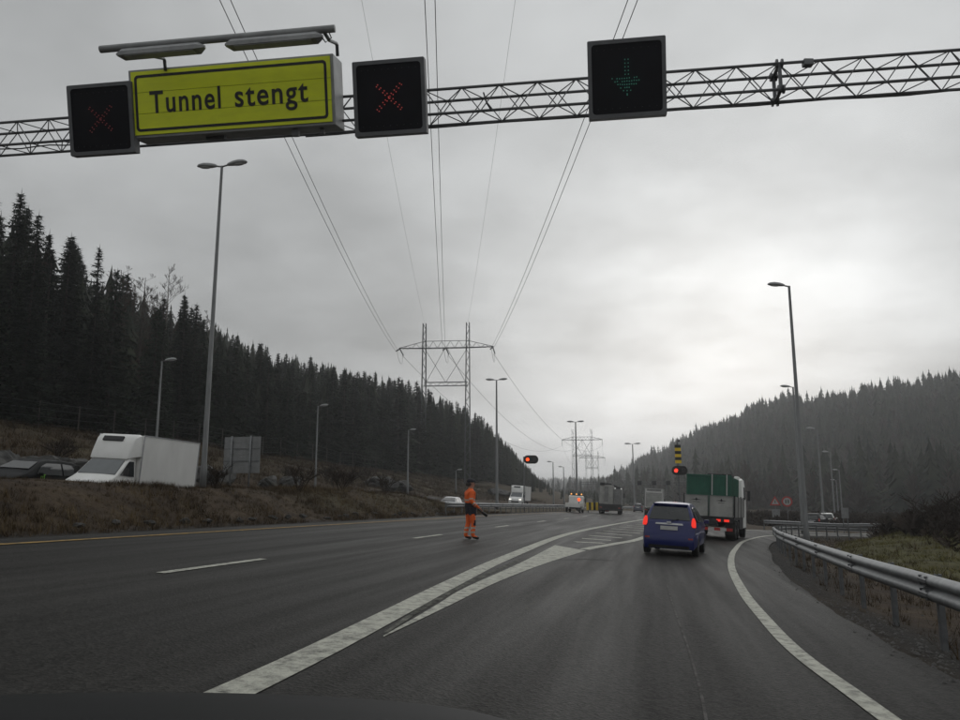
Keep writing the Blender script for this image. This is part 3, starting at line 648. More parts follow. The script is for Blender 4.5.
P1c = at_pix(446, 348, 158); P1L = at_pix(398, 347.5, 158); P1R = at_pix(494, 347.5, 158)
py1 = pylon('large portal power pylon standing in front of the left forest', P1c.x, 158, P1c.z, R(-6), float(terrain(P1c.x, 158)) - 4.0)
P2c = at_pix(582, 440, 380); pylon('faint far portal pylon, nearer of the two behind the street lamp', P2c.x, 380, P2c.z, R(-6), -2.5, thick=1.6, detail=False)
P3c = at_pix(592, 458, 590); pylon('faintest farthest portal pylon of the power line', P3c.x, 590, P3c.z, R(-6), -4, thick=2, detail=False)
def wire(b, p, q, sag, r, n=28):
    p, q = Vector(p), Vector(q); b.tube([p.lerp(q, k / n) - Vector((0, 0, sag * 4 * (k / n) * (1 - k / n))) for k in range(n + 1)], r, 5, False)
def span(label, A, B, sag, r, twin=.0, off=Vector((1, 0, 0))):
    t = thing('power_line_span', label, 'power line', (0, 0, 0))
    for s in ((-1, 1) if twin else (0,)):
        b = MB(); wire(b, Vector(A) + off * s * twin / 2 + Vector((0, 0, .06 * s)), Vector(B) + off * s * twin / 2, sag, r); b.build('conductor', M['wire'], t)
    return t
phase = [(-9.7, 'left'), (0, 'middle'), (9.7, 'right')]
ends_front = {-9.7: at_pix(226, 2, 36), 0: at_pix(430, 2, 36), 9.7: at_pix(632, 2, 36)}
rot1 = Matrix.Rotation(R(-6), 3, 'Z')
def tip(P, x, y, dz): v = rot1 @ Vector((x, y, 0)); return Vector((P.x + v.x, P.y + v.y, P.z + dz))
for px, nm in phase:
    b0 = tip(P1c, px, -2.6, -.95); fr = ends_front[px]
    # continue the span behind the camera to its next support
    d = (Vector((fr.x, fr.y, 0)) - Vector((b0.x, b0.y, 0))); back = Vector((b0.x, b0.y, 0)) + d * 2.3; L = 2.3
    zA = fr.z
    # solve a parabola z = z0 + m t + c t^2 through the pylon and the sighted point with a fixed sag
    sag = 7.0; t1 = 1 / L
    zB = (zA + 4 * sag * t1 * (1 - t1) - b0.z * (1 - t1)) / t1
    span('%s twin conductor of the power line overhead, near span' % nm, b0, (back.x, back.y, zB), sag, .024, .52)
    q0 = tip(P1c, px, 2.6, -.95); q1 = tip(P2c, px, 0, -2.6)
    span('%s conductor of the power line beyond the large pylon' % nm, q0, q1, 9.5, .035, 0)
    r1 = tip(P3c, px, 0, -2.6); span('%s conductor between the two farthest pylons' % nm, q1, r1, 6, .03, 0)
for sx, (ax, ay), nm in ((-4.55, (362, 2), 'left'), (4.55, (515, 2), 'right')):
    m0 = tip(P1c, sx, 0, 5.25); fr = at_pix(ax, ay, 52)
    d = (fr - m0); sag = 5.0; L = 2.3; t1 = 1 / L; zB = (fr.z + 4 * sag * t1 * (1 - t1) - m0.z * (1 - t1)) / t1
    span('thin %s earth wire running overhead from the top of the large pylon' % nm, m0, (m0.x + d.x * L, m0.y + d.y * L, zB), sag, .011, 0)

# ------------------------------------------------------------------ guard rails
def guard_rail(label, pts, post_step=2.0, side=1, hgt=.75, n=6):
    pl = spline(pts, n); t = thing('guard_rail', label, 'guard rail', (0, 0, 0))
    prof = [(-.0, .155), (.012, .150), (.055, .120), (.075, .095), (.075, .060), (.055, .035), (.0, .012), (.0, -.012), (.055, -.035), (.075, -.060), (.075, -.095), (.055, -.120), (.012, -.150), (0, -.155)]
    rings = []
    for i, p in enumerate(pl):
        a = Vector(pl[max(i - 1, 0)]); b = Vector(pl[min(i + 1, len(pl) - 1)]); tg = (b - a).normalized(); nx = Vector((-tg.y, tg.x)) * side
        z = float(terrain(p[0], p[1])) if False else float(plane(p[0]))
        rings.append([(p[0] + nx.x * (o + .0), p[1] + nx.y * (o + .0), z + hgt - .155 + h) for o, h in prof])
    b = MB(); b.loft(rings, False, False); b.loft([[(q[0], q[1], q[2]) for q in r_] for r_ in rings[:0]], False, False) if False else None
    ro = b.build('rail', M['galv'], t, smooth=True); sm = ro.modifiers.new('thickness', 'SOLIDIFY'); sm.thickness = .005
    acc = 0.0; nxt = .3; prev = Vector(pl[0])
    for i in range(1, len(pl)):
        cur = Vector(pl[i]); L = (cur - prev).length
        while acc + L >= nxt:
            p = prev.lerp(cur, (nxt - acc) / L); tg = (cur - prev).normalized(); a = math.atan2(tg.y, tg.x); nx = Vector((-tg.y, tg.x)) * side; gz = float(terrain(p.x, p.y)); z = float(plane(p.x))
            q = p - nx * .10
            key = 'post'
            o = bpy.data.objects.new('post', POST.data); link(o, t); o.location = (q.x, q.y, gz - .12); o.rotation_euler = (0, 0, a); o.scale = (1, 1, z + hgt + .0 - gz + .12)
            if post_step < 3 and int(round(nxt / post_step)) % 2 == 0:
                sp = bpy.data.objects.new('splice', SPL.data); link(sp, t); sp.location = (p.x + nx.x * .002, p.y + nx.y * .002, z + hgt - .155); sp.rotation_euler = (0, 0, a if side > 0 else a + math.pi)
            nxt += post_step
        acc += L; prev = cur
    return t
POST = MB().prism([(-.05, -.03), (.05, -.03), (.05, -.022), (-.042, -.022), (-.042, .022), (.05, .022), (.05, .03), (-.05, .03)], 'z', 0, 1).add([], []).build('post', M['galv_dark']); COL.objects.unlink(POST)
sb = MB(); spf = [(.004, .152), (.058, .122), (.080, .095), (.080, .060), (.058, .033), (.005, .010), (.005, -.010), (.058, -.033), (.080, -.060), (.080, -.095), (.058, -.122), (.004, -.152)]
sb.loft([[(x, o, h) for o, h in spf] for x in (-.16, .16)], False, False)
for x in (-.11, .11):
    for h in (.125, .03, -.03, -.125): sb.tube([(x, .040, h), (x, .075, h)], .014, 6)
SPL = sb.build('splice', M['galv_dark']); SPL.modifiers.clear(); COL.objects.unlink(SPL)
RAIL_R = [(3.0, 1.5), (4.1, 5.0), (5.25, 9.3), (6.2, 13.2), (8.0, 19.6), (10.95, 29.3), (14.7, 39.2), (19.6, 47.4), (27, 55.2), (36, 61.5), (49, 66), (64, 68.4)]
guard_rail('curved galvanised guard rail along the exit ramp verge', RAIL_R, 2.0, 1)
guard_rail('low guard rail along the outside of the ramp bend behind the truck', [(22.5, 63), (29, 69.2), (36, 73.2), (40, 74.8)], 4.0, -1)
guard_rail('straight steel guard rail on the median behind the worker', [rs(-12.6, 47), rs(-12.6, 56), rs(-12.5, 70), rs(-12.5, 85), rs(-12.5, 98), rs(-12.5, 104)], 2.0, -1, .78)
guard_rail('far guard rail across the median beyond the queue of trucks', [rs(-11.9, 112), rs(-11.9, 135), rs(-11.9, 165), rs(-11.9, 200)], 6.0, -1, .8)
# ------------------------------------------------------------------ vehicles
WH = {}
def wheel(parent, x, y, r, wd, side, rimc='rim'):
    key = (r, wd, rimc)
    if key not in WH:
        tb = MB(); P = [(.62, -.5), (.9, -.5), (.98, -.42), (1, -.25), (1, .25), (.98, .42), (.9, .5), (.62, .5)]
        tb.loft([[(wd * q[1], r * q[0] * math.cos(2 * math.pi * k / 20), r * q[0] * math.sin(2 * math.pi * k / 20)) for q in P] for k in range(21)], False)
        a = tb.build('tyre', M['rubber'], None, smooth=False)
        rb = MB(); rb.tube([(-wd * .42, 0, 0), (wd * .42, 0, 0)], r * .63, 20)
        for k in range(5): rb.box((wd * .43, r * .32 * math.cos(k * 1.2566), r * .32 * math.sin(k * 1.2566)), (.02, r * .5, r * .14), Matrix.Rotation(k * 1.2566, 3, 'X'))
        rb.tube([(wd * .40, 0, 0), (wd * .48, 0, 0)], r * .17, 12)
        b = rb.build('rim', M[rimc], None); COL.objects.unlink(a); COL.objects.unlink(b); WH[key] = (a.data, b.data)
    w_ = bpy.data.objects.new('wheel', None); w_.empty_display_size = .1; link(w_, parent); w_.location = (x, y, r); w_.rotation_euler = (0, 0, 0 if side > 0 else math.pi)
    for nm, d in zip(('tyre', 'rim'), WH[key]): link(bpy.data.objects.new(nm, d), w_)
    return w_
def arc(cy, cz, r, a0, a1, n=7): return [(cy + r * math.cos(R(a0 + (a1 - a0) * k / n)), cz + r * math.sin(R(a0 + (a1 - a0) * k / n))) for k in range(n + 1)]
def car_shell(parent, prof, W, m, name='body', levels=((1, .05), (.985, .018), (.95, 0), (.75, -.012), (.4, -.02), (0, -.024))):
    """side profile (y,z) swept across the width; W(y,z) gives the half width, edges rounded by insetting the profile"""
    n = len(prof); cy = sum(p[0] for p in prof) / n; cz = sum(p[1] for p in prof) / n
    ar = sum(prof[i][0] * prof[(i + 1) % n][1] - prof[(i + 1) % n][0] * prof[i][1] for i in range(n)); sgn = 1 if ar > 0 else -1
    nrm_ = []
    for i in range(n):
        a = Vector(prof[i - 1]); b = Vector(prof[(i + 1) % n]); t = (b - a); t = t.normalized() if t.length else Vector((1, 0)); nrm_.append(Vector((t.y, -t.x)) * sgn)
    lv = [(k, i) for k, i in levels] + [(-k, i) for k, i in reversed(levels[:-1])]
    b = MB(); rings = []
    for k, ins in lv:
        ring = []
        for p, q in zip(prof, nrm_):
            lo = 1 if p[1] > .45 else .25
            y = p[0] - q.x * ins * lo; z = p[1] - q.y * ins * lo; ring.append((k * W(p[0], p[1]), y, z))
        rings.append(ring)
    b.loft(rings, False)
    tri = geometry.tessellate_polygon([[Vector((p[0], p[1], 0)) for p in prof]]); base = 0; last = (len(rings) - 1) * n
    b.f += [tuple(base + i for i in t) for t in tri] + [tuple(last + i for i in t) for t in tri]
    o = b.build(name, m, parent)
    me = o.data; me.polygons.foreach_set('use_smooth', [True] * len(me.polygons)); me.set_sharp_from_angle(angle=R(38)); return o
def interp_prof(pts):            # y of the rear face at height z
    pts = sorted((z, y) for y, z in pts); zz = [p[0] for p in pts]; yy = [p[1] for p in pts]
    return lambda z: float(np.interp(z, zz, yy))
def rear_patch(parent, name, m, poly, ry, bulge, W, off=.012, n=6, th=.01):
    """a panel that follows the curved tail: poly = (z, xl, xr) rows"""
    b = MB(); front, back_ = [], []
    for (z, x0, x1) in poly:
        row = []
        for k in range(n + 1):
            x = x0 + (x1 - x0) * k / n; row.append((x, ry(z) + bulge(x, z) - off, z))
        front.append(row); back_.append([(p[0], p[1] + th, p[2]) for p in row])
    rings = [f + bk[::-1] for f, bk in zip(front, back_)]; b.loft(rings, True); o = b.build(name, m, parent)
    return o
def side_patch(parent, name, m, poly, W, side, off=.006):
    b = MB(); P = [(side * (W(y, z) + off), y, z) for y, z in poly]; Q = [(side * (W(y, z) - .01), y, z) for y, z in poly]; n = len(P)
    b.add(P + Q, [tuple(range(n)), tuple(range(n, 2 * n))[::-1]] + [(i, (i + 1) % n, n + (i + 1) % n, n + i) for i in range(n)]); return b.build(name, m, parent)
def hatchback(label, paint, lit=True, group=None, name='hatchback_car', scale=1.0):
    t = thing(name, label, 'car', group=group); L = 1.9
    rear = [(-1.86, .20), (-1.90, .28), (-1.91, .55), (-1.86, .64), (-1.84, .92), (-1.79, 1.0), (-1.62, 1.32), (-1.52, 1.46)]
    prof = rear + [(-1.30, 1.50), (-.7, 1.535), (0, 1.52), (.35, 1.46), (.75, 1.26), (1.15, 1.02), (1.3, .97), (1.7, .84), (1.86, .70), (1.9, .5), (1.87, .21)] + arc(1.2, .30, .335, 0, 180) + arc(-1.2, .30, .335, 0, 180)
    def W(y, z):
        w_ = .845 - .045 * max(0, (.5 - z) / .3) * .5
        if z > .92: w_ -= .30 * ((z - .92) / .6) ** 1.15
        e = max(0, abs(y) - 1.35) / .55; return w_ * (1 - .10 * e * e)
    car_shell(t, prof, W, paint)
    ry = interp_prof(rear); bulge = lambda x, z: .025 * (abs(x) / .85) ** 3
    rear_patch(t, 'rear_window', M['glass'], [(1.03, -.62, .62), (1.2, -.585, .585), (1.37, -.53, .53), (1.41, -.50, .50)], ry, bulge, W, .04)
    b = MB(); b.box((0, -1.53, 1.475), (1.06, .20, .035)); b.build('roof_spoiler', paint, t, bevel=.012)
    rear_patch(t, 'chrome_strip', M['chrome'], [(.885, -.42, .42), (.935, -.40, .40)], ry, bulge, W, .045)
    rear_patch(t, 'number_plate', M['plate'], [(.735, -.26, .26), (.845, -.26, .26)], ry, lambda x, z: 0, W, .05)
    for s in (-1, 1):
        o = rear_patch(t, 'tail_lamp', M['tail_red'] if lit else M['red_plastic'], [(.84, s * .70, s * .80), (.90, s * .665, s * .805), (1.02, s * .665, s * .79), (1.11, s * .69, s * .745)], ry, bulge, W, .045)
        rear_patch(t, 'reflector', M['red_plastic'], [(.49, s * .58, s * .72), (.53, s * .58, s * .72)], ry, bulge, W, .026)
        side_patch(t, 'side_window', M['glass'], [(-1.45, 1.02), (-1.2, 1.38), (-.72, 1.42), (-.66, .98)], W, s)
        side_patch(t, 'side_window', M['glass'], [(-.58, .98), (-.64, 1.42), (.1, 1.41), (.42, 1.28), (.72, .99)], W, s)
        b = MB(); b.box((s * .93, .62, 1.0), (.16, .09, .12)); b.build('door_mirror', paint, t, bevel=.02)
        for y in (-1.2, 1.2): wheel(t, s * .74, y, .30, .19, s)
        b = MB(); b.ball((s * .62, 1.80, .68), .13, 10, 6, (1, .5, .7)); b.build('headlamp', M['lamp_glass'], t)
    rear_patch(t, 'bumper_insert', M['dark_grey'], [(.215, -.62, .62), (.30, -.60, .60)], ry, bulge, W, .03)
    b = MB(); b.box((0, 1.13, 1.03), (1.1, .02, .02)); 
    ws = MB(); ws.add([(-.66, .95, 1.17), (.66, .95, 1.17), (.54, .44, 1.435), (-.54, .44, 1.435), (-.66, .97, 1.185), (.66, .97, 1.185), (.54, .46, 1.45), (-.54, .46, 1.45)], [(0, 1, 2, 3), (4, 5, 6, 7), (0, 1, 5, 4), (1, 2, 6, 5), (2, 3, 7, 6), (3, 0, 4, 7)]); ws.build('windscreen', M['glass'], t)
    b = MB(); b.tube([(.05, -1.86, .99), (.28, -1.82, 1.06)], .012, 5); b.build('wiper', M['black_paint'], t)
    b = MB(); b.box((0, -1.93, .955), (.14, .02, .05)); b.build('badge', M['chrome'], t, bevel=.008)
    return t
def low_box_van(label, paint):
    """box van driving towards the camera; +y is its nose"""
    t = thing('box_van', label, 'van')
    prof = [(1.05, .35), (1.05, 2.2), (1.15, 2.24), (1.35, 2.22), (1.60, 1.98), (2.25, 1.36), (2.42, 1.26), (2.80, 1.08), (2.92, .92), (2.95, .5), (2.92, .33)] + arc(2.25, .34, .38, 0, 180)
    W = lambda y, z: (.99 - .13 * max(0, z - 1.2)) * (1 - .05 * max(0, y - 2.2))
    car_shell(t, prof, W, paint, 'cab')
    MB().box((0, -1.05, 1.97), (2.16, 4.12, 2.22)).build('cargo_box', M['box_white'], t, bevel=.03)
    b = MB()
    for z in (.86, 3.08): b.box((1.085, -1.05, z), (.03, 4.1, .05)); b.box((-1.085, -1.05, z), (.03, 4.1, .05))
    for y in (1.0, -3.09): b.box((1.085, y, 1.97), (.03, .05, 2.17)); b.box((-1.085, y, 1.97), (.03, .05, 2.17))
    b.build('edge_rail', M['chrome'], t)
    # roof fairing that sweeps from the cab up to the box
    b = MB(); rings = []
    for y, z0, z1, w_ in ((.99, 2.18, 3.11, 1.06), (1.12, 2.17, 3.10, 1.04), (1.30, 2.14, 2.98, .99), (1.46, 2.11, 2.70, .94), (1.58, 2.08, 2.38, .90), (1.66, 2.04, 2.12, .86)):
        rings.append([(-w_, y, z0), (w_, y, z0), (w_, y, z0 + (z1 - z0) * .6), (w_ * .93, y, z0 + (z1 - z0) * .93), (w_ * .8, y, z1), (-w_ * .8, y, z1), (-w_ * .93, y, z0 + (z1 - z0) * .93), (-w_, y, z0 + (z1 - z0) * .6)])
    b.loft(rings); fo = b.build('roof_fairing', paint, t); fo.data.polygons.foreach_set('use_smooth', [True] * len(fo.data.polygons)); fo.data.set_sharp_from_angle(angle=R(40))
    b = MB(); b.box((.1, 1.36, 2.88), (.95, .22, .13), Matrix.Rotation(R(-58), 3, 'X')); b.build('cooling_grille', M['dark_grey'], t, bevel=.02)
    ws = MB(); P = [(-.86, 2.25, 1.375), (.86, 2.25, 1.375), (.76, 1.655, 1.975), (-.76, 1.655, 1.975)]; o_ = Vector((0, .022, .022)); Q = [Vector(p) + o_ for p in P]
    ws.add([Vector(p) - o_ for p in P] + Q, [(0, 1, 2, 3), (4, 5, 6, 7), (0, 1, 5, 4), (1, 2, 6, 5), (2, 3, 7, 6), (3, 0, 4, 7)]); ws.build('windscreen', M['glass_light'], t)
    for s in (-1, 1):
        side_patch(t, 'side_window', M['glass'], [(1.22, 1.32), (1.22, 1.95), (1.50, 1.95), (1.62, 1.86), (2.08, 1.36)], W, s)
        b = MB(); b.box((s * 1.16, 1.98, 1.5), (.18, .1, .3)); b.build('door_mirror', M['black_paint'], t, bevel=.02)
        b = MB(); b.box((s * .74, 2.86, .90), (.34, .12, .2)); b.build('headlamp', M['lamp_glass'], t, bevel=.03)
        for y in (2.25, -2.1): wheel(t, s * .88, y, .34, .22, s)
    MB().box((0, -1.0, .62), (.9, 5.6, .28)).build('chassis', M['dark_grey'], t)
    MB().box((0, 2.95, .62), (1.1, .06, .22)).build('grille', M['black_paint'], t, bevel=.01)
    return t
def cab_over(t, y0, w_, h, paint, zb=.55, glass='glass', L=2.0):
    """tall truck cab, nose towards +y, from y0 to y0+L"""
    prof = [(y0, zb), (y0, h - .12), (y0 + .25, h), (y0 + L * .62, h - .04), (y0 + L * .82, h - .32), (y0 + L * .97, h * .62), (y0 + L, h * .45), (y0 + L, zb)]
    W = lambda y, z: w_ / 2 * (1 - .05 * max(0, (z - 1.9)) )
    car_shell(t, prof, W, paint, 'cab')
    ws = MB(); a, c = (y0 + L * .835, h - .36), (y0 + L * .962, h * .645); x = w_ / 2 * .88
    ws.add([(-x, a[0], a[1]), (x, a[0], a[1]), (x, c[0], c[1]), (-x, c[0], c[1]), (-x, a[0] + .03, a[1] + .02), (x, a[0] + .03, a[1] + .02), (x, c[0] + .03, c[1] + .01), (-x, c[0] + .03, c[1] + .01)], [(0, 1, 2, 3), (4, 5, 6, 7), (0, 1, 5, 4), (1, 2, 6, 5), (2, 3, 7, 6), (3, 0, 4, 7)]); ws.build('windscreen', M[glass], t)
    for s in (-1, 1):
        side_patch(t, 'side_window', M['glass'], [(y0 + L * .38, h * .64), (y0 + L * .38, h * .86), (y0 + L * .74, h * .86), (y0 + L * .84, h * .66)], W, s)
        b = MB(); b.box((s * (w_ / 2 + .17), y0 + L * .82, h * .72), (.16, .10, .58)); b.box((s * (w_ / 2 + .05), y0 + L * .8, h * .80), (.2, .04, .04)); b.build('mirror', M['dark_grey'], t, bevel=.02)
def tipper_with_container():
    t = thing('flatbed_truck', 'grey-sided truck carrying the green container, ahead of the blue car', 'truck'); 
    MB().box((0, 3.6, .85), (.95, 7.6, .30)).build('chassis', M['dark_grey'], t)
    MB().box((0, 2.7, 1.10), (2.5, 5.4, .14)).build('bed', M['dark_grey'], t, bevel=.01)
    for s in (-1, 1):
        for k in range(3):
            MB().box((s * 1.25, .95 + 1.78 * k, 1.70), (.06, 1.70, 1.06)).build('side_panel', M['alu'], t, bevel=.008)
        for k in range(4): MB().box((s * 1.262, .07 + 1.78 * k, 1.72), (.07, .075, 1.12)).build('stake', M['dark_grey'], t, bevel=.006)
        q = MB().box((s * .625, -.03, 1.70), (1.17, .06, 1.04)).build('tail_door', M['dirty_white'], t, bevel=.01)
        e = MB(); e.prism([(s * .625 - .27, 1.98), (s * .625 - .05, 2.015), (s * .625, 2.10), (s * .625 + .05, 2.015), (s * .625 + .27, 1.98), (s * .625 + .05, 1.965), (s * .625, 1.93), (s * .625 - .05, 1.965)], 'y', -.066, -.0615); e.box((s * .625, -.0635, 1.87), (.34, .005, .02)); e.build('emblem', M['dark_grey'], q)
        b = MB()
        for z in (1.185, 2.215): b.box((s * .625, -.075, z), (1.17, .03, .04))
        for x in (.05, 1.2): b.box((s * x, -.075, 1.70), (.04, .03, 1.06))
        b.build('door_frame', M['alu'], q)
        for y in (1.0, 2.35): wheel(t, s * 1.0, y, .5, .52, s, 'rim')
        wheel(t, s * 1.08, 6.9, .5, .32, s, 'rim')
        for x in ((.50, .90) if s > 0 else (.9,)):
            b = MB(); b.box((s * x, -.16, .99), (.25 if x > .8 else .2, .05, .12)); b.build('tail_lamp', M['tail_red'], t, bevel=.01)
        b = MB(); b.box((s * 1.02, .30, .62), (.5, .03, .6)); b.build('mud_flap', M['black_paint'], t)
        b = MB(); b.box((s * 1.2, 4.3, .78), (.1, 2.2, .5)); b.build('side_guard', M['dark_grey'], t, bevel=.02)
    for k in range(8): MB().box((-1.05 + .30 * k, -.22, .55), (.298, .07, .14)).build('underrun_bar', M['sign_red'] if k % 2 else M['plate'], t)
    MB().box((0, -.1, 1.0), (2.4, .1, .22)).build('lamp_bar', M['dark_grey'], t, bevel=.01)
    cab_over(t, 5.6, 2.5, 3.38, M['white_paint'], .55)
    b = MB(); b.box((0, 5.95, 3.32), (2.0, .7, .34)); b.build('roof_deflector', M['white_paint'], t, bevel=.09)
    on_road(t, 10.22, 35.6, .425); t.scale = (.87, .87, .87)
    c = thing('cargo_container', 'green ribbed container standing in the truck bed', 'container')
    MB().box((0, 2.5, 1.05), (2.26, 4.2, 2.02)).build('shell', M['green_box'], c, bevel=.02)
    for k in range(9): MB().box((-1.0 + .25 * k, .385, 1.05), (.09, .03, 1.98)).build('rib', M['green_box'], c, bevel=.008)
    for s in (-1, 1):
        for k in range(12): MB().box((s * 1.145, .6 + .335 * k, 1.05), (.03, .10, 1.98)).build('rib', M['green_box'], c, bevel=.008)
    for z in (.05, 2.08): 
        b = MB(); b.box((0, .37, z), (2.30, .07, .08)); b.build('end_rail', M['green_box'], c, bevel=.01)
    for x in (.18, .92): MB().box((x, .335, 1.62), (.05, .04, 1.06)).build('post', M['plate'], c)
    MB().box((.52, 1.3, 2.13), (1.2, 1.7, .10)).build('lid', M['dark_grey'], c, bevel=.01)
    on_road(c, 10.22, 35.6, .425, 1.19 * .87); c.scale = (.87, .87, .87); return t
tipper_with_container()
car = hatchback('blue hatchback with lit brake lamps driving down the exit ramp', M['blue_paint'])
on_road(car, 5.80, 23.7, .36); car.scale = (.90, .95, .95)
van = low_box_van('white box van with roof fairing passing behind the grassy berm', M['white_paint'])
def opp(o, u, s, dz=.03):
    X, Y = xy(u + float(cs(s)), s); on_road(o, X, Y, SL, dz, True)
opp(van, -20.2, 27.4); van.scale = (.92, .92, .9)
oc = low_box_van('oncoming white box truck with headlights on, beyond the median rail', M['white_paint'])
for ch in oc.children:
    if ch.name.startswith('headlamp'): ch.data = ch.data.copy(); ch.data.materials[0] = M['headlight']
Xo, Yo = xy(-20.6, 122); on_road(oc, Xo, Yo, SL + .05, .03, True); oc.scale = (1.05, 1.05, 1.0)
sc_ = hatchback('silver car whose roof and windscreen just show above the median berm', M['silver_car'], lit=False); opp(sc_, -20.6, 76, -.55)
dc = hatchback('black car with green claw logo on its side, at the left edge', M['dark_car'], lit=False); opp(dc, -23.0, 25.4, .12)
b = MB()
for k, (x, l) in enumerate(((0, .30), (.07, .22), (.15, .33))): b.prism([(.35 + x, 1.0), (.39 + x, 1.0), (.37 + x, 1.0 - l), (.355 + x, 1.0 - l)], 'x', -.862, -.850)
b.box((-.858, .42, .985), (.012, .22, .03)); b.build('door_logo', M['logo_green'], dc)
nc = hatchback('small dark blue car far ahead beside the box truck', M['navy_car'], lit=False); on_road(nc, *gp(636, 512)[:2], .26); nc.location = (29.2, 146, float(plane(29.2)) + .012)
rc1 = hatchback('dark car half hidden behind the guard rail where the ramp bends away', M['dark_car'], lit=False); rc1.location = (31.5, 74.5, float(plane(31.5)) + .02); rc1.rotation_euler = (0, 0, R(-35))
rc2 = hatchback('white car behind the guard rail where the ramp bends away', M['white_paint'], lit=False); rc2.location = (37.0, 84.5, float(terrain(37.0, 84.5)) + .03); rc2.rotation_euler = (0, 0, R(-25))

def box_truck():
    t = thing('box_truck', 'white box truck with ribbed rear shutter waiting in the right lane', 'truck')
    MB().box((0, 3.6, 2.35), (2.5, 7.0, 2.6)).build('cargo_box', M['box_white'], t, bevel=.03)
    for k in range(8): MB().box((0, .085, 1.28 + .235 * k), (2.1, .03, .222)).build('shutter_slat', M['dirty_white'], t)
    b = MB(); b.box((0, .06, 3.38), (1.9, .04, .26)); b.build('rear_lettering_panel', M['alu'], t)
    b = MB()
    for x in (-1.2, 1.2): b.box((x, .06, 2.35), (.1, .08, 2.6))
    b.box((0, .06, 3.62), (2.5, .08, .1)); b.build('door_frame', M['alu'], t)
    MB().box((0, 4.4, .8), (.95, 8.6, .3)).build('chassis', M['dark_grey'], t); MB().box((0, .05, .72), (2.4, .12, .3)).build('lamp_bar', M['dark_grey'], t)
    for s in (-1, 1):
        for y in (1.9, 7.9): wheel(t, s * 1.02, y, .48, .42, s)
        MB().box((s * 1.0, -.02, .74), (.3, .05, .12)).build('tail_lamp', M['red_plastic'], t)
    cab_over(t, 7.25, 2.4, 2.9, M['white_paint'], .55); on_road(t, 23.2, 106, .24); return t
box_truck()
def tanker():
    t = thing('equipment_truck', 'dirty grey truck with boxy machinery body in the left lane', 'truck')
    MB().box((0, 3.9, .95), (2.4, 8.2, .34)).build('chassis', M['dark_grey'], t)
    MB().box((0, .0, .66), (2.45, .25, .55)).build('lamp_bar', M['dark_grey'], t, bevel=.02)
    MB().box((-.45, 2.7, 2.2), (1.5, 4.9, 2.2)).build('machinery_body', M['dirty_white'], t, bevel=.06)
    MB().box((.78, 2.9, 2.0), (.9, 4.4, 1.8)).build('side_locker', M['alu'], t, bevel=.04)
    b = MB(); b.tube([(-1.0, .6, 3.3), (-.3, .5, 3.45), (.3, 2.2, 3.3), (.9, 3.2, 3.1)], .12, 8); b.build('hose', M['dark_grey'], t)
    for x, y, z in ((-.9, .4, 3.4), (-.2, 1.0, 3.38), (.8, 1.2, 3.02)): MB().box((x, y, z), (.5, .7, .3)).build('roof_unit', M['dark_grey'], t, bevel=.04)
    for k in range(3): MB().box((-.95 + .5 * k, .22, 2.25), (.42, .03, 1.7)).build('rear_panel', M['dirty_white'] if k != 1 else M['alu'], t, bevel=.01)
    b = MB()
    for x in (.55, .85): b.box((x, .68, 2.0), (.04, .04, 1.9))
    for k in range(6): b.box((.7, .68, 1.2 + .3 * k), (.3, .03, .03))
    b.build('ladder', M['galv'], t)
    for s in (-1, 1):
        for y in (1.1, 2.4, 7.1): wheel(t, s * 1.02, y, .5, .42, s)
        MB().box((s * 1.0, -.14, .72), (.26, .04, .1)).build('tail_lamp', M['red_plastic'], t)
    cab_over(t, 6.0, 2.4, 3.1, M['white_paint'], .6); on_road(t, 15.9, 97, .2); t.scale = (1.12, 1.0, 1.06); return t
tanker()
def service_truck():
    t = thing('service_truck', 'white service truck with amber beacons parked by the median rail end', 'truck')
    MB().box((0, 2.0, .62), (.9, 5.4, .26)).build('chassis', M['dark_grey'], t)
    MB().box((0, 1.0, .84), (2.0, 3.4, .12)).build('bed', M['dirty_white'], t)
    for s in (-1, 1): MB().box((s * .98, 1.0, 1.05), (.05, 3.4, .38)).build('side_panel', M['white_paint'], t)
    MB().box((0, -.7, .95), (2.0, .06, .5)).build('tail_board', M['white_paint'], t)
    cab_over(t, 2.75, 2.0, 2.25, M['white_paint'], .45, L=1.9)
    MB().box((0, 3.1, 2.33), (1.6, .25, .10)).build('light_bar', M['dark_grey'], t)
    for x in (-.7, 0, .7):
        b = MB(); b.tube([(x, 3.1, 2.38), (x, 3.1, 2.56)], [.10, .07], 10); b.build('beacon', M['beacon'], t)
    b = MB(); b.ball((.8, -.75, 1.75), .2, 12, 8, (1, .4, 1)); b.build('flash_lamp', M['sig_amber'], t)
    b = MB(); b.tube([(.8, -.68, 1.2), (.8, -.68, 1.6)], .04, 6); b.build('lamp_post', M['dark_grey'], t)
    for s in (-1, 1):
        for y in (.2, 3.6): wheel(t, s * .88, y, .36, .26, s)
    on_road(t, 10.7, 91, SL + .02); t.scale = (.86, .86, .86); return t
service_truck()

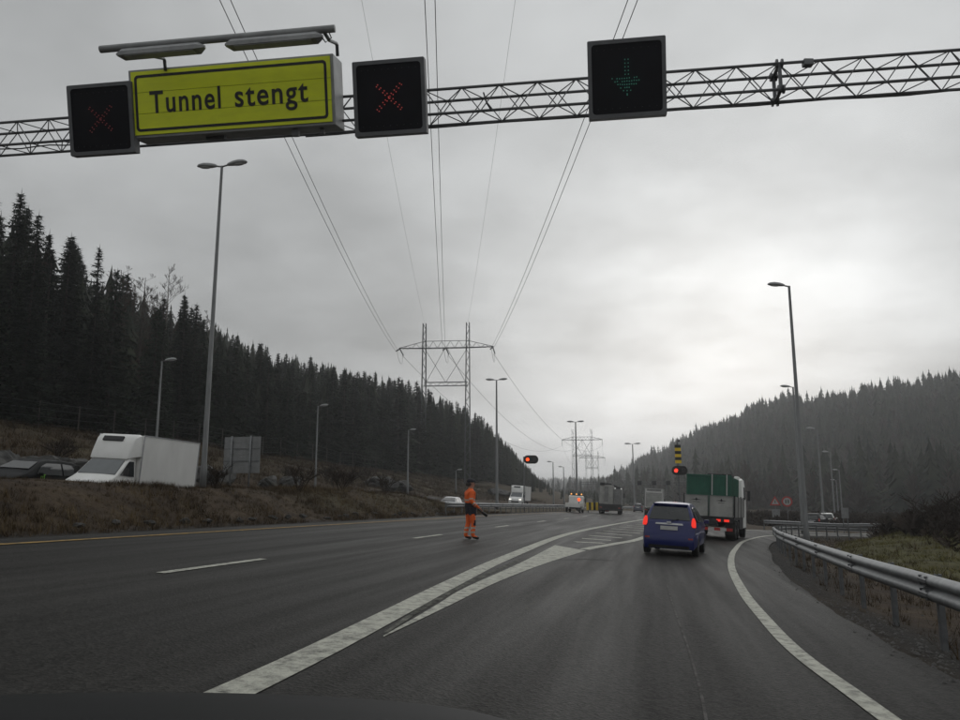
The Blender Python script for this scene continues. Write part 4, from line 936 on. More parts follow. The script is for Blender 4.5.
# ------------------------------------------------------------------ works signals and signs
def wig_wag(label, px, py, Y, size, lamp, lit, striped=False, pole_x=0.0):
    P = at_pix(px, py, Y); zb = float(terrain(P.x, P.y)); t = thing('warning_signal', label, 'signal', (P.x, P.y, zb)); h = P.z - zb; s = size
    MB().tube([(pole_x, .1, -.1), (pole_x, .1, h + (2.0 if striped else .3) * 1.0)], .06, 8).build('pole', M['galv_dark'], t)
    rr_ = []; 
    for cx, a0 in ((.27, -90), (-.27, 90)):
        for k in range(9): a = R(a0 + 180 * k / 8); rr_.append((s * (cx + .26 * math.cos(a)), h + s * .30 * math.sin(a)))
    MB().prism(rr_, 'y', -.05, .04).build('backboard', M['black_paint'], t)
    for k, sx in enumerate((-1, 1)):
        b = MB(); b.tube([(sx * .25 * s, -.05, h), (sx * .25 * s, -.075, h)], .115 * s if k == lit else .12 * s, 16); b.build('lamp', lamp if k == lit else M['led_off'], t)
        b = MB(); rings = []
        for y in (-.05, -.26 * s):
            rings.append([(sx * .25 * s + .14 * s * math.cos(a), y, h + .14 * s * math.sin(a)) for a in [R(10 + 160 * q / 8) for q in range(9)]])
        b.loft(rings, False, False); b.build('visor', M['black_paint'], t).modifiers.new('thickness', 'SOLIDIFY').thickness = .01
    if striped:
        for k in range(6):
            MB().box((pole_x, .03, h + .62 + .22 * k), (.42, .10, .218)).build('stripe_panel', M['barrier_yellow'] if k % 2 == 0 else M['black_paint'], t)
        MB().tube([(pole_x, .1, h + 2.0), (pole_x, .1, h + 2.35)], .03, 6).build('antenna', M['galv_dark'], t); MB().box((pole_x + .12, .1, h + 2.12), (.14, .08, .12)).build('detector', M['dark_grey'], t)
    return t
wig_wag('black twin-lamp warning signal with glowing orange lamp on the median pole', 531, 459.5, 82, 1.45, M['sig_amber'], 0, pole_x=-.75)
wig_wag('black twin-lamp warning signal with red lamp under a yellow striped panel', 679.5, 470.5, 56, 1.06, M['sig_red'], 0, True, -.05)
def chevron_marker():
    P = at_pix(673.5, 512, 48); zb = float(terrain(P.x, P.y)); t = thing('hazard_marker', 'small black and yellow hazard marker just above the blue car roof', 'road marker', (P.x, P.y, zb)); h = P.z - zb
    MB().tube([(0, .05, -.1), (0, .05, h + .25)], .03, 6).build('post', M['galv_dark'], t)
    MB().box((0, 0, h), (.38, .03, .72)).build('plate', M['black_paint'], t)
    for z in (-.17, .12): MB().prism([(-.17, h + z - .10), (.17, h + z + .08), (.17, h + z + .20), (-.17, h + z + .02)], 'y', -.021, -.016).build('stripe', M['barrier_yellow'], t)
chevron_marker()
def barrier():
    X, Y = gp(585, 512.6); X2, Y2 = gp(601, 512.4); t = thing('works_barrier', 'yellow and black striped barrier between service truck and grey truck', 'barrier', (13.45, 99, float(plane(13.45)) + .02), R(-6))
    for k in range(7): MB().box((.02 + .29 * k, 0, .75), (.288, .09, .95)).build('stripe_panel', M['barrier_yellow'] if k % 2 == 0 else M['black_paint'], t)
    for x in (.1, 1.7): MB().box((x, 0, .12), (.14, .7, .24)).build('foot', M['dark_grey'], t, bevel=.02); MB().box((x, .08, .5), (.06, .05, .8)).build('upright', M['galv_dark'], t)
    MB().box((2.4, .1, .55), (.5, .4, .95)).build('end_block', M['sign_red'], t, bevel=.05)
barrier()
def sign_back():
    P = at_pix(242, 455, 33.0); zb = float(terrain(P.x, P.y)); t = thing('road_sign', 'blank grey back of a road sign on two posts beside the tall lamp', 'sign', (P.x, P.y, zb), math.atan2(-SL, 1) - .05); h0 = P.z - zb - .76
    for k in range(6): MB().box((0, .0, h0 + .127 + .254 * k), (1.72, .03, .250)).build('panel', M['sign_back'], t, bevel=.004)
    for x in (-.48, .42):
        MB().tube([(x, -.06, -.2), (x, -.06, h0 + 1.56)], .038, 10).build('post', M['galv'], t, smooth=True)
        for z in (.3, .8, 1.3): MB().box((x, -.05, h0 + z), (.11, .05, .04)).build('clamp', M['galv_dark'], t)
    b = MB(); b.box((0, -.03, h0 + .5), (1.7, .02, .04)); b.box((0, -.03, h0 + 1.02), (1.7, .02, .04)); b.build('stiffener', M['galv_dark'], t)
sign_back()
def far_gantry():
    P = at_pix(654, 483, 172); t = thing('far_gantry', 'small far gantry with three dark lane signals above the box truck', 'gantry', (P.x, P.y, float(plane(P.x))), R(-12)); h = P.z - float(plane(P.x))
    for k, x in enumerate((-3.1, 0, 3.0)): MB().box((x, 0, h), (.9, .2, .9)).build('lane_signal_box', M['sig_black'], t, bevel=.02)
    for z in (-.2, .25): MB().tube([(-16, .25, h + z), (12, .25, h + z)], .06, 6).build('chord', M['galv_dark'], t)
    for x in (-16, 12): MB().tube([(x, .25, -1), (x, .25, h + .4)], .16, 8).build('column', M['galv_dark'], t)
far_gantry()
def warning_sign(label, px, py, Y, shape):
    P = at_pix(px, py, Y); zb = float(terrain(P.x, P.y)) - .1; t = thing('warning_sign', label, 'sign', (P.x, P.y, zb), R(-15)); h = P.z - zb
    MB().tube([(0, .06, 0), (0, .06, h + .4)], .045, 8).build('post', M['galv_dark'], t)
    if shape == 'tri':
        MB().prism([(-.62, h - .5), (.62, h - .5), (0, h + .58)], 'y', -.02, .02).build('border', M['sign_red'], t); MB().prism([(-.40, h - .37), (.40, h - .37), (0, h + .32)], 'y', -.028, -.022).build('face', M['dirty_white'], t)
        MB().box((0, -.031, h - .10), (.08, .004, .34)).build('symbol', M['black_paint'], t)
    else:
        MB().prism([(.6 * math.cos(a), h + .6 * math.sin(a)) for a in [k * math.pi / 12 for k in range(24)]], 'y', -.02, .02).build('border', M['sign_red'], t)
        MB().prism([(.43 * math.cos(a), h + .43 * math.sin(a)) for a in [k * math.pi / 12 for k in range(24)]], 'y', -.028, -.022).build('face', M['dirty_white'], t)
        MB().box((-.13, -.031, h), (.12, .004, .4)).build('symbol', M['black_paint'], t); MB().box((.13, -.031, h), (.12, .004, .4)).build('symbol', M['black_paint'], t)
    return t
warning_sign('red-bordered triangular warning sign beyond the ramp bend', 775, 501, 92, 'tri')
warning_sign('red-bordered round sign beyond the ramp bend, right of the triangle', 787, 501.5, 92, 'round')
def info_board(label, px, py, Y, w_, h_):
    P = at_pix(px, py, Y); zb = float(terrain(P.x, P.y)) - .1; t = thing('information_board', label, 'sign', (P.x, P.y, zb), R(-15)); h = P.z - zb
    MB().box((0, 0, h), (w_, .04, h_)).build('panel', M['sign_back'], t, bevel=.01)
    for x in (-w_ * .3, w_ * .3): MB().tube([(x, .06, 0), (x, .06, h + h_ / 2)], .05, 8).build('post', M['galv_dark'], t)
info_board('small grey board under the red warning signs', 776, 513.5, 90, .85, .95)
info_board('pale grey board standing in the scrub right of the tall lamp', 845, 513, 70, .6, .9)

# ------------------------------------------------------------------ the worker
def worker():
    X, Y = gp(470, 539.5); zb = float(plane(X)) - .012
    t = thing('person', 'road worker in orange hi-vis jacket and trousers with dark cap', 'person', (X, Y, zb), R(-72))
    t.scale = (1.14, 1.14, 1.0); J = {}; E = []
    def j(n, p, r_, par=None):
        J[n] = (p, r_)
        if par: E.append((par, n))
    j('pel', (0, 0, .97), (.15, .115)); j('waist', (0, .0, 1.12), (.172, .14), 'pel'); j('chest', (0, .0, 1.32), (.195, .155), 'waist'); j('upch', (0, -.005, 1.43), (.145, .11), 'chest')
    j('neck', (0, .01, 1.53), (.062, .062), 'upch'); j('jaw', (0, .035, 1.60), (.075, .085), 'neck'); j('head', (0, .035, 1.69), (.082, .10), 'jaw'); j('crown', (0, .025, 1.765), (.06, .07), 'head')
    for s, n in ((1, 'r'), (-1, 'l')):
        st = .05 if s > 0 else -.06
        j('hip' + n, (s * .095, .0, .90), (.108, .115), 'pel'); j('thigh' + n, (s * .105, .015 + st * .3, .70), (.092, .098), 'hip' + n); j('knee' + n, (s * .11, .03 + st * .7, .49), (.068, .072), 'thigh' + n)
        j('calf' + n, (s * .112, -.005 + st, .32), (.066, .074), 'knee' + n); j('ank' + n, (s * .115, -.02 + st * 1.2, .10), (.056, .062), 'calf' + n); j('toe' + n, (s * .13, .155 + st * 1.2, .045), (.045, .035), 'ank' + n)
        j('sh' + n, (s * .185, -.005, 1.415), (.083, .085), 'upch')
        el = (s * .245, -.055, 1.15) if s > 0 else (-.235, -.04, 1.15); wr_ = (.20, .165, .965) if s > 0 else (-.13, .19, .985)
        j('el' + n, el, (.060, .062), 'sh' + n); j('fo' + n, tuple((a * .55 + b * .45) for a, b in zip(el, wr_)), (.054, .056), 'el' + n); j('wr' + n, wr_, (.038, .034), 'fo' + n)
        d = Vector((-.02 * s, .075, -.05)); pm = Vector(wr_) + d; j('palm' + n, tuple(pm), (.036, .022), 'wr' + n)
        for k in range(4):
            o_ = Vector((s * (-.026 + .017 * k), .012, -.006)); b1 = pm + o_ + d * .18; ln = (.85, 1, .95, .75)[k]
            j('f%d1%s' % (k, n), tuple(b1), (.0095, .0095), 'palm' + n); b2 = b1 + d.normalized() * .035 * ln + Vector((0, 0, -.014)); j('f%d2%s' % (k, n), tuple(b2), (.0088, .0088), 'f%d1%s' % (k, n)); b3 = b2 + Vector((0, -.004, -.028 * ln)); j('f%d3%s' % (k, n), tuple(b3), (.0075, .0075), 'f%d2%s' % (k, n))
        b1 = Vector(wr_) + d * .4 + Vector((-s * .035, .01, .008)); j('th1' + n, tuple(b1), (.011, .011), 'wr' + n); b2 = b1 + Vector((-s * .012, .034, -.012)); j('th2' + n, tuple(b2), (.009, .009), 'th1' + n)
    names = list(J); ix = {n: i for i, n in enumerate(names)}
    me = bpy.data.meshes.new('skeleton'); me.from_pydata([J[n][0] for n in names], [(ix[a], ix[b]) for a, b in E], []); o = bpy.data.objects.new('skeleton', me); COL.objects.link(o)
    o.modifiers.new('skin', 'SKIN').use_smooth_shade = True
    sl_ = me.skin_vertices[0].data
    for n in names: sl_[ix[n]].radius = J[n][1]
    for v in sl_: v.use_root = False
    sl_[ix['pel']].use_root = True
    o.modifiers.new('sub', 'SUBSURF').levels = 2
    dg = bpy.context.evaluated_depsgraph_get(); dg.update(); bm_ = bpy.data.meshes.new_from_object(o.evaluated_get(dg)); bpy.data.objects.remove(o); bm_.name = 'body'
    bo = bpy.data.objects.new('body', bm_); link(bo, t)
    bm_.materials.clear()
    for k in ('orange', 'navy', 'reflex', 'skin', 'boot'): bm_.materials.append(M[k])
    segs = [(ix[a], ix[b], a, b) for a, b in E]; PA = np.array([J[a][0] for _, _, a, b in segs]); PB = np.array([J[b][0] for _, _, a, b in segs])
    RAD = np.array([max(J[a][1]) * .5 + max(J[b][1]) * .5 for _, _, a, b in segs])
    idx = []
    for f in bm_.polygons:
        c = np.array(f.center); ab = PB - PA; tt = np.clip(((c - PA) * ab).sum(1) / (ab * ab).sum(1), 0, 1); dd = np.linalg.norm(c - (PA + ab * tt[:, None]), axis=1) - RAD * .9; k = int(dd.argmin()); a, b = segs[k][2], segs[k][3]; z = c[2]
        m_ = 0
        if b.startswith(('neck', 'jaw', 'head', 'crown')): m_ = 3 if z > 1.50 else 0
        elif b.startswith(('palm', 'f0', 'f1', 'f2', 'f3', 'th')) and not b.startswith('thigh'): m_ = 3
        elif b.startswith('fo'): m_ = 2 if tt[k] > .55 and tt[k] < .9 else 0
        elif b.startswith('wr'): m_ = 2 if .05 < tt[k] < .3 else 0
        elif b.startswith(('el', 'sh')): m_ = 2 if b.startswith('el') and .62 < tt[k] < .78 else 0
        elif z < .10: m_ = 4
        else:
            if z > 1.10: m_ = 2 if 1.145 < z < 1.20 else 0
            elif z > .76: m_ = 1
            else:
                m_ = 0
                if .20 < z < .255 or .33 < z < .385: m_ = 2
                if .42 < z < .60 and c[1] > .05: m_ = 1
        idx.append(m_)
    bm_.polygons.foreach_set('material_index', idx); bm_.polygons.foreach_set('use_smooth', [True] * len(idx))
    b = MB(); rings = []
    for z, rx, ry_, oy in ((1.725, .098, .118, .03), (1.76, .10, .12, .028), (1.80, .088, .105, .024), (1.83, .05, .06, .02), (1.838, .012, .015, .02)): rings.append([(rx * math.cos(a), oy + ry_ * math.sin(a), z) for a in [2 * math.pi * k / 14 for k in range(14)]])
    b.loft(rings); b.prism([(-.075, .12), (.075, .12), (.06, .20), (0, .225), (-.06, .20)], 'z', 1.722, 1.734); b.build('cap', M['navy'], t, smooth=False)
    b = MB(); b.tube([(0, .118, 1.70), (0, .150, 1.655), (0, .12, 1.645)], [.010, .017, .012], 6); b.build('nose', M['skin'], t, smooth=True)
    for s in (-1, 1):
        MB().ball((s * .088, .03, 1.675), .032, 8, 5, (.4, .7, 1.1)).build('ear', M['skin'], t, smooth=True)
        MB().ball((s * .034, .118, 1.69), .012, 8, 5).build('eye', M['black_paint'], t)
    MB().ball((0, .118, 1.605), .02, 8, 5, (1.3, .4, .3)).build('mouth', M['red_plastic'], t)
    b = MB(); b.ball((0, -.04, 1.665), .092, 12, 6, (1, .95, .75)); b.build('hair', M['boot'], t, smooth=True)
    b = MB()
    for s in (-1, 1): b.box((s * .165, .03, .85), (.05, .17, .24), Matrix.Rotation(R(6 * s), 3, 'Y'))
    b.build('tool_pocket', M['navy'], t, bevel=.02)
    for x, y in ((.175, .06),):
        MB().tube([(.03, .25, 1.48), (.045, .2, 1.49)], .001, 4) 
    # the baton he holds is a thing of its own
    tb = thing('signal_baton', 'black hand lamp held low in front by the road worker', 'lamp', (X, Y, zb), R(-72))
    p0 = Vector((.165, .20, .92)); p1 = Vector((.10, .50, .72))
    MB().tube([p0, p0.lerp(p1, .45)], .019, 10).build('handle', M['black_paint'], tb, smooth=True); MB().tube([p0.lerp(p1, .45), p0.lerp(p1, .55), p1], [.024, .045, .05], 12).build('lamp_body', M['black_paint'], tb, smooth=True)
worker()

# ------------------------------------------------------------------ vegetation
def tri_mesh(V, T): return np.asarray(V, np.float32), np.asarray(T, np.int32)
def spruce_crown(H, Rm, seed, dens=1.0, lo=.06):
    rg = random.Random(seed); V, T = [], []
    z = H * lo
    def tri(a, b, c): i = len(V); V.extend((a, b, c)); T.append((i, i + 1, i + 2))
    while z < H * .985:
        f = z / H; L0 = 1.14 * Rm * (1 - f) ** .92 * (1 if f > .18 else .72 + 1.5 * f) + .10; nb = int((9 if f < .7 else 7) * dens); a0 = rg.random() * 6.28
        for k in range(nb):
            a = a0 + 6.283 * k / nb + rg.uniform(-.25, .25); L = L0 * rg.uniform(.55, 1.15); ca, sa = math.cos(a), math.sin(a); zz = z + rg.uniform(-.16, .16)
            droop = (.30 + .35 * (1 - f)) * rg.uniform(.6, 1.3) - .5 * max(0, f - .8) * 2; ns = 3 if L < .8 else 5
            pts = []
            for q in range(ns + 1):
                t = q / ns; pts.append(Vector((ca * L * t, sa * L * t, zz - droop * L * (t - .55 * t * t))))
            px_, py_ = -sa, ca; wd = .10 + .10 * L
            for q in range(ns):
                p0, p1 = pts[q], pts[q + 1]; w0 = wd * (1 - .6 * q / ns); e = Vector((px_, py_, 0))
                tl = (.24 + .26 * L * (1 - q / ns)) * rg.uniform(.6, 1.2); fw = Vector((ca, sa, 0)) * tl * .75
                tri(p0 + e * .03, p0 - e * .03, p1)
                tri(p0, p1, p0 + e * tl + fw - Vector((0, 0, .14 * rg.random() + .1)))
                tri(p0, p1, p0 - e * tl + fw - Vector((0, 0, .14 * rg.random() + .1)))
                tri(p0 + e * .09, p1 - e * .06, (p0 + p1) / 2 - Vector((0, 0, rg.uniform(.16, .42) * (1 - .5 * f))) + e * rg.uniform(-.15, .15))
            tip_ = pts[-1]; tri(tip_ + Vector((px_, py_, 0)) * .06, tip_ - Vector((px_, py_, 0)) * .06, tip_ + Vector((ca, sa, .1)) * .28)
        z += (.40 if f < .8 else .30) / max(dens, .5) ** .5 * rg.uniform(.85, 1.15)
    for k in range(4): a = k * 1.57; tri(Vector((.05 * math.cos(a), .05 * math.sin(a), H * .95)), Vector((.05 * math.cos(a + 2), .05 * math.sin(a + 2), H * .95)), Vector((0, 0, H * 1.02)))
    return tri_mesh([tuple(v) for v in V], T)
def trunk_mesh(name, H, r0, m):
    o = MB().tube([(0, 0, -.4), (0, 0, H * .3), (.05, 0, H * .65), (0, 0, H * .97)], [r0, r0 * .8, r0 * .5, .02], 7).build(name, m); d = o.data; bpy.data.objects.remove(o); return d
VAR = []
for k, (H, Rm, dn) in enumerate(((17, 2.9, 1.0), (15, 2.3, 1.0), (18.5, 3.2, 1.0), (13.5, 2.3, .95), (16, 2.0, .85), (19.5, 2.8, 1.0))):
    V, T = spruce_crown(H, Rm, 100 + k, dn); o = np_obj('crown', V, T, M['spruce']); d = o.data; bpy.data.objects.remove(o); VAR.append((H, d, trunk_mesh('trunk', H, .20, M['bark'])))
def sparse_crown(H, Rm, seed, bare=True):
    """leafless crown of fine upswept twigs"""
    rg = random.Random(seed); b = MB()
    def grow(p, d, L, r_, lv):
        q = p + d * L; b.tube([p, p.lerp(q, .5) + Vector((rg.uniform(-1, 1), rg.uniform(-1, 1), 0)) * L * .04, q], [r_, r_ * .8, r_ * .55], 3, False)
        if lv == 0: return
        for k in range(rg.randint(3, 4)):
            t = rg.uniform(.3, 1); a = rg.random() * 6.283; e = Vector((math.cos(a), math.sin(a), rg.uniform(.3, 1.0))).normalized(); nd = (d * .75 + e * .8).normalized()
            grow(p.lerp(q, t), nd, L * rg.uniform(.45, .65), max(r_ * .5, .009), lv - 1)
    n = 30
    for k in range(n):
        f = .25 + .72 * k / n; a = rg.random() * 6.283; L = Rm * (1 - f) ** .6 * rg.uniform(.7, 1.2) + .3
        grow(Vector((0, 0, H * f)), Vector((math.cos(a), math.sin(a), rg.uniform(.5, 1.1))).normalized(), L, .035 * (1.3 - f), 3)
    o = b.build('crown', M['larch']); d = o.data; bpy.data.objects.remove(o); return d
LARCH = [(13.0, sparse_crown(13, 1.7, 5), trunk_mesh('trunk', 13, .14, M['bark'])), (15.0, sparse_crown(15, 2.6, 9), trunk_mesh('trunk', 15, .13, M['birch']))]
def put_tree(name, label, cat, X, Y, H, var, group=None, rz=None, wide=1.0):
    H0, cd, td = var; s = H / H0; zb = float(terrain(X, Y)) - .1
    t = thing(name, label, cat, (X, Y, zb), random.random() * 6.28 if rz is None else rz, group); t.scale = (s * wide, s * wide, s)
    link(bpy.data.objects.new('trunk', td), t); link(bpy.data.objects.new('crown', cd), t); return t
# forest edge: 300 spruces counted one by one, taller where the photograph's skyline needs it
SKY = [(-60, 175), (0, 196), (22, 190), (50, 228), (75, 232), (98, 246), (120, 268), (150, 285), (185, 296), (200, 308), (230, 325), (262, 338), (300, 350), (340, 360), (372, 366), (400, 372), (430, 385), (455, 398), (480, 412), (500, 432), (520, 455), (540, 478), (552, 487), (600, 489), (660, 489)]
def sky_z(X, Y):                 # height of the skyline above a spot, from its direction
    d = math.cos(PITCH); px = 480 + F_PX * X / (Y * .985 + 3); py = np.interp(px, [q[0] for q in SKY], [q[1] for q in SKY]); r_ = ray(px, py); return px, EYE + Y * r_[2] / r_[1]
special = [(22, 190, 60, 2, 'tallest spruce in the front of the forest at the far left'), (50, 230, 66, 0, 'pointed spruce second from the left in the forest edge'), (73, 236, 72, 5, 'pointed spruce third from the left in the forest edge'), (100, 245, 76, 4, 'slim ragged-topped spruce left of the bare birch'), (185, 292, 92, 0, 'dense spruce directly left of the tall lamp pole'), (197, 303, 94, 3, 'small spruce touching the tall lamp pole in the picture')]
taken = []
for px, py, Y, v, lb in special:
    P = at_pix(px, py, Y); zg = float(terrain(P.x, P.y)); put_tree('spruce_tree', lb, 'tree', P.x, P.y, P.z - zg, VAR[v], 'spruces at the forest edge'); taken.append((P.x, P.y))
def zone(px):
    for lim, nm in ((-10, 'just outside the left edge'), (60, 'above the black car at far left'), (130, 'above the white van cab'), (200, 'behind the white van'), (265, 'behind the blank sign back'), (330, 'right of the blank sign back'), (410, 'left of the large pylon'), (470, 'behind the large pylon'), (505, 'above the worker'), (700, 'at the far right end of the forest')):
        if px < lim: return nm
cnt = 0; cells = []; seen_zone = {}
ORD = 'first second third fourth fifth sixth seventh eighth ninth tenth eleventh twelfth thirteenth fourteenth fifteenth sixteenth'.split()
for row, r0 in enumerate((-48.5, -52, -56, -60.5, -66, -72)):
    s = 22 + row * 2
    while s < 330:
        cells.append((row, r0, s)); s += (3.3, 4.0, 4.6, 5.6, 7.0, 9.0)[row] * (1 + s / 500)
rest = []
for row, r0, s in cells:
    r_ = r0 + random.uniform(-1.5, 1.5); ss = s + random.uniform(-1.3, 1.3); X, Y = rs(r_, ss)
    px, zs = sky_z(X, Y); zg = float(terrain(X, Y)); need = zs - zg
    if px < -45 or px > 553: continue
    H = min(need * random.uniform(.80, .985), random.uniform(17, 23) if need > 17 else 40)
    H = min(max(H, 3.5), 25)
    if need < 2.0: continue
    if any((X - a) ** 2 + (Y - b) ** 2 < 4 for a, b in taken): continue
    if cnt < 290:
        if row == 0:
            zn = zone(px); seen_zone[zn] = seen_zone.get(zn, 0) + 1; lb_ = '%s spruce from left in forest front row, %s' % (ORD[min(seen_zone[zn], 16) - 1], zn)
        else: lb_ = 'deeper dark spruce of the left forest, ' + zone(px)
        put_tree('spruce_tree', lb_, 'tree', X, Y, H, random.choice(VAR), 'spruces of the left forest', wide=random.uniform(.9, 1.25)); cnt += 1
    else: rest.append((X, Y, zg, H))
# bare trees mixed into the edge
for px, py, Y, v, lb in ((170, 264, 84, 1, 'leafless birch with fine grey twigs rising above the spruces'), (122, 264, 74, 0, 'bare larch nearest the slim ragged spruce'), (136, 280, 80, 0, 'second bare larch, between the spruces left of the birch'), (146, 272, 79, 0, 'third and tallest bare larch left of the birch'), (158, 290, 82, 0, 'bare larch right beside the leafless birch'), (36, 235, 63, 0, 'bare larch between the two leftmost tall spruces'), (208, 310, 92, 0, 'bare larch partly hidden behind the tall lamp pole')):
    P = at_pix(px, py, Y); zg = float(terrain(P.x, P.y)); put_tree('bare_tree', lb, 'tree', P.x, P.y, P.z - zg, LARCH[v], 'leafless trees in the forest edge')

def low_spruce(n=7, k=7, seed=1):
    rg = random.Random(seed); V, T = [], []
    for i in range(n):
        f = .05 + .92 * i / n; L = .18 * (1 - f) ** .85 + .014
        a0 = rg.random() * 6.28
        for j in range(k):
            a = a0 + 6.283 * j / k + rg.uniform(-.2, .2); l = L * rg.uniform(.6, 1.25); wdt = 3.0 / k; z = f + rg.uniform(-.02, .02); b = len(V)
            V += [(0, 0, z + .07), (math.cos(a - wdt) * l * .75, math.sin(a - wdt) * l * .75, z - .05), (math.cos(a) * l * 1.1, math.sin(a) * l * 1.1, z - .075), (math.cos(a + wdt) * l * .75, math.sin(a + wdt) * l * .75, z - .045)]
            T += [(b, b + 1, b + 2), (b, b + 2, b + 3)]
    b = len(V); V += [(-.012, 0, .93), (.012, 0, .93), (0, 0, 1.0), (0, .012, .93)]; T += [(b, b + 1, b + 2), (b, b + 3, b + 2)]
    return np.array(V), np.array(T)
def low_bare(seed=1):
    rg = random.Random(seed); V, T = [], []
    for i in range(70):
        a = rg.random() * 6.28; f = .25 + .7 * rg.random(); rr_ = .24 * math.sin(math.pi * min(1, (f - .12) / .9)) * rg.uniform(.4, 1.1); p = Vector((math.cos(a) * rr_, math.sin(a) * rr_, f)); q = Vector((math.cos(a) * rr_ * .3, math.sin(a) * rr_ * .3, f - .16)); e = Vector((-math.sin(a), math.cos(a), 0)) * rg.uniform(.012, .03); b = len(V)
        V += [tuple(q), tuple(p + e), tuple(p - e + Vector((0, 0, .05)))]; T.append((b, b + 1, b + 2))
    b = len(V); V += [(-.015, 0, 0), (.015, 0, 0), (0, 0, .8)]; T.append((b, b + 1, b + 2)); return np.array(V), np.array(T)
def scatter(name, label, protos, pts, m):
    """pts rows: X, Y, Z, height, width factor -> one joined mesh of many small trees"""
    Vs, Ts, off = [], [], 0; pts = np.asarray(pts)
    pick = rng.integers(0, len(protos), len(pts)); ang = rng.random(len(pts)) * 6.283
    for k, (V, T) in enumerate(protos):
        Pk = pts[pick == k]; A = ang[pick == k]
        if not len(Pk): continue
        c, s_ = np.cos(A)[:, None], np.sin(A)[:, None]; h = Pk[:, 3:4]; wf = Pk[:, 4:5]
        x = (V[None, :, 0] * c - V[None, :, 1] * s_) * h * wf + Pk[:, 0:1]; y = (V[None, :, 0] * s_ + V[None, :, 1] * c) * h * wf + Pk[:, 1:2]; z = V[None, :, 2] * h + Pk[:, 2:3]
        Vs.append(np.stack([x, y, z], -1).reshape(-1, 3)); Ts.append((T[None] + (np.arange(len(Pk)) * len(V))[:, None, None] + off).reshape(-1, 3)); off += len(Pk) * len(V)
    o = np_obj(name, np.concatenate(Vs), np.concatenate(Ts), m); o['kind'] = 'stuff'; tag(o, label, 'forest'); return o
LOW = [low_spruce(9 + k % 2, 7, k) for k in range(5)]; BARE = [low_bare(k) for k in range(3)]
# forest behind the counted trees on the left slope
Pl = [(X, Y, zg, H, 1.15) for X, Y, zg, H in rest]
for _ in range(2600):
    r_ = -random.uniform(50, 150); s = random.uniform(15, 400); X, Y = rs(r_, s)
    if Y < 25: continue
    px, zs = sky_z(X, Y); zg = float(terrain(X, Y))
    if px < -80 or px > 556: continue
    H = min(zs * random.uniform(.72, .97) - zg, random.uniform(13, 22))
    if H < 4: continue
    Pl.append((X, Y, zg - .3, H, random.uniform(.9, 1.3)))
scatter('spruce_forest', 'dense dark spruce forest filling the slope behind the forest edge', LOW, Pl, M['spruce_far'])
# right hill and the far valley
Pr, Pb = [], []
def hill_sample(n, amax, lo, hi):
    a = rng.uniform(.11, amax, n); f = rng.uniform(lo, hi, n); yr = np.interp(a, RIDGE_A, RIDGE_Y); Y = yr * f; X = a * Y; return X, Y
X, Y = hill_sample(6500, .80, .38, 1.10); Z = terrain(X, Y)
for x, y, z in zip(X, Y, Z):
    lowp = z < 6
    if lowp and random.random() < .72:
        if random.random() < .6: Pb.append((x, y, z - .3, random.uniform(4, 9), random.uniform(.9, 1.6)))
    elif random.random() < .16: Pb.append((x, y, z - .3, random.uniform(9, 15), random.uniform(.8, 1.2)))
    else: Pr.append((x, y, z - .3, random.uniform(9, 17) * (1 if random.random() < .9 else 1.2), random.uniform(.95, 1.35)))
for _ in range(900):
    a = random.uniform(.03, .22); y = random.uniform(950, 1500); x = a * y; Pr.append((x, y, float(terrain(x, y)) - .5, random.uniform(12, 20), random.uniform(1, 1.4)))
for _ in range(260):
    a = random.uniform(.06, .20); y = random.uniform(420, 950); x = a * y; z = float(terrain(x, y)); Pr.append((x, y, z - .5, random.uniform(6, 13), random.uniform(1, 1.4)))
for _ in range(4200):
    s = random.uniform(200, 900); r_ = -random.uniform(27.5 if s < 420 else 14, 200); X_, Y_ = rs(r_, s); z_ = float(terrain(X_, Y_)); px_, zs_ = sky_z(X_, Y_)
    if px_ < 490 or px_ > 645: continue
    H_ = min(random.uniform(7, 17), (zs_ - z_) * random.uniform(.75, 1.0))
    if H_ > 2.0: Pr.append((X_, Y_, z_ - .4, H_, random.uniform(1, 1.5)))
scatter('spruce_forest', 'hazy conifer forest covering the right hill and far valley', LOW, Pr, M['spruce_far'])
scatter('bare_woodland', 'hazy leafless woodland at the foot of the right hill', BARE, Pb, M['bare'])

# heath tufts, grass and scrub
def tuft(n, h, spread, seed, lean=.5):
    rg = random.Random(seed); V, T = [], []
    for i in range(n):
        a = rg.random() * 6.28; r_ = spread * rg.random(); p = (r_ * math.cos(a), r_ * math.sin(a), -.03); d = rg.random() * 6.28; l = h * rg.uniform(.5, 1.1); ln = lean * rg.random() * l; w_ = .010 + .016 * rg.random(); e = (-math.sin(d) * w_, math.cos(d) * w_); b = len(V)
        V += [(p[0] - e[0], p[1] - e[1], p[2]), (p[0] + e[0], p[1] + e[1], p[2]), (p[0] + math.cos(d) * ln, p[1] + math.sin(d) * ln, l)]; T.append((b, b + 1, b + 2))
    return np.array(V), np.array(T)
TF = [tuft(14, 1.0, .55, k, .9) for k in range(6)]
def tufts(name, label, rows, m, cat='grass'):
    o = scatter(name, label, TF, rows, m); o['category'] = cat; return o
rows = []
n_ = 9000; rr_ = rng.uniform(-17.6, -12.3, n_); s__ = 4 + 62 * rng.random(n_) ** 1.2; Xa, Ya = (rr_ + cs(s__) + SL * s__) / NN, (s__ - SL * (rr_ + cs(s__))) / NN; Za = terrain(Xa, Ya)
nz_ = vnoise(Xa * .5, Ya * .5, 12) + .5
for x, y, z, q in zip(Xa, Ya, Za, nz_): rows.append((x, y, z, (.06 + .20 * q) * random.uniform(.6, 1.2), random.uniform(1.0, 2.0)))
tufts('dry_heath', 'dry brown heath and dead grass covering the median berm', rows, M['heath'])
rows = []
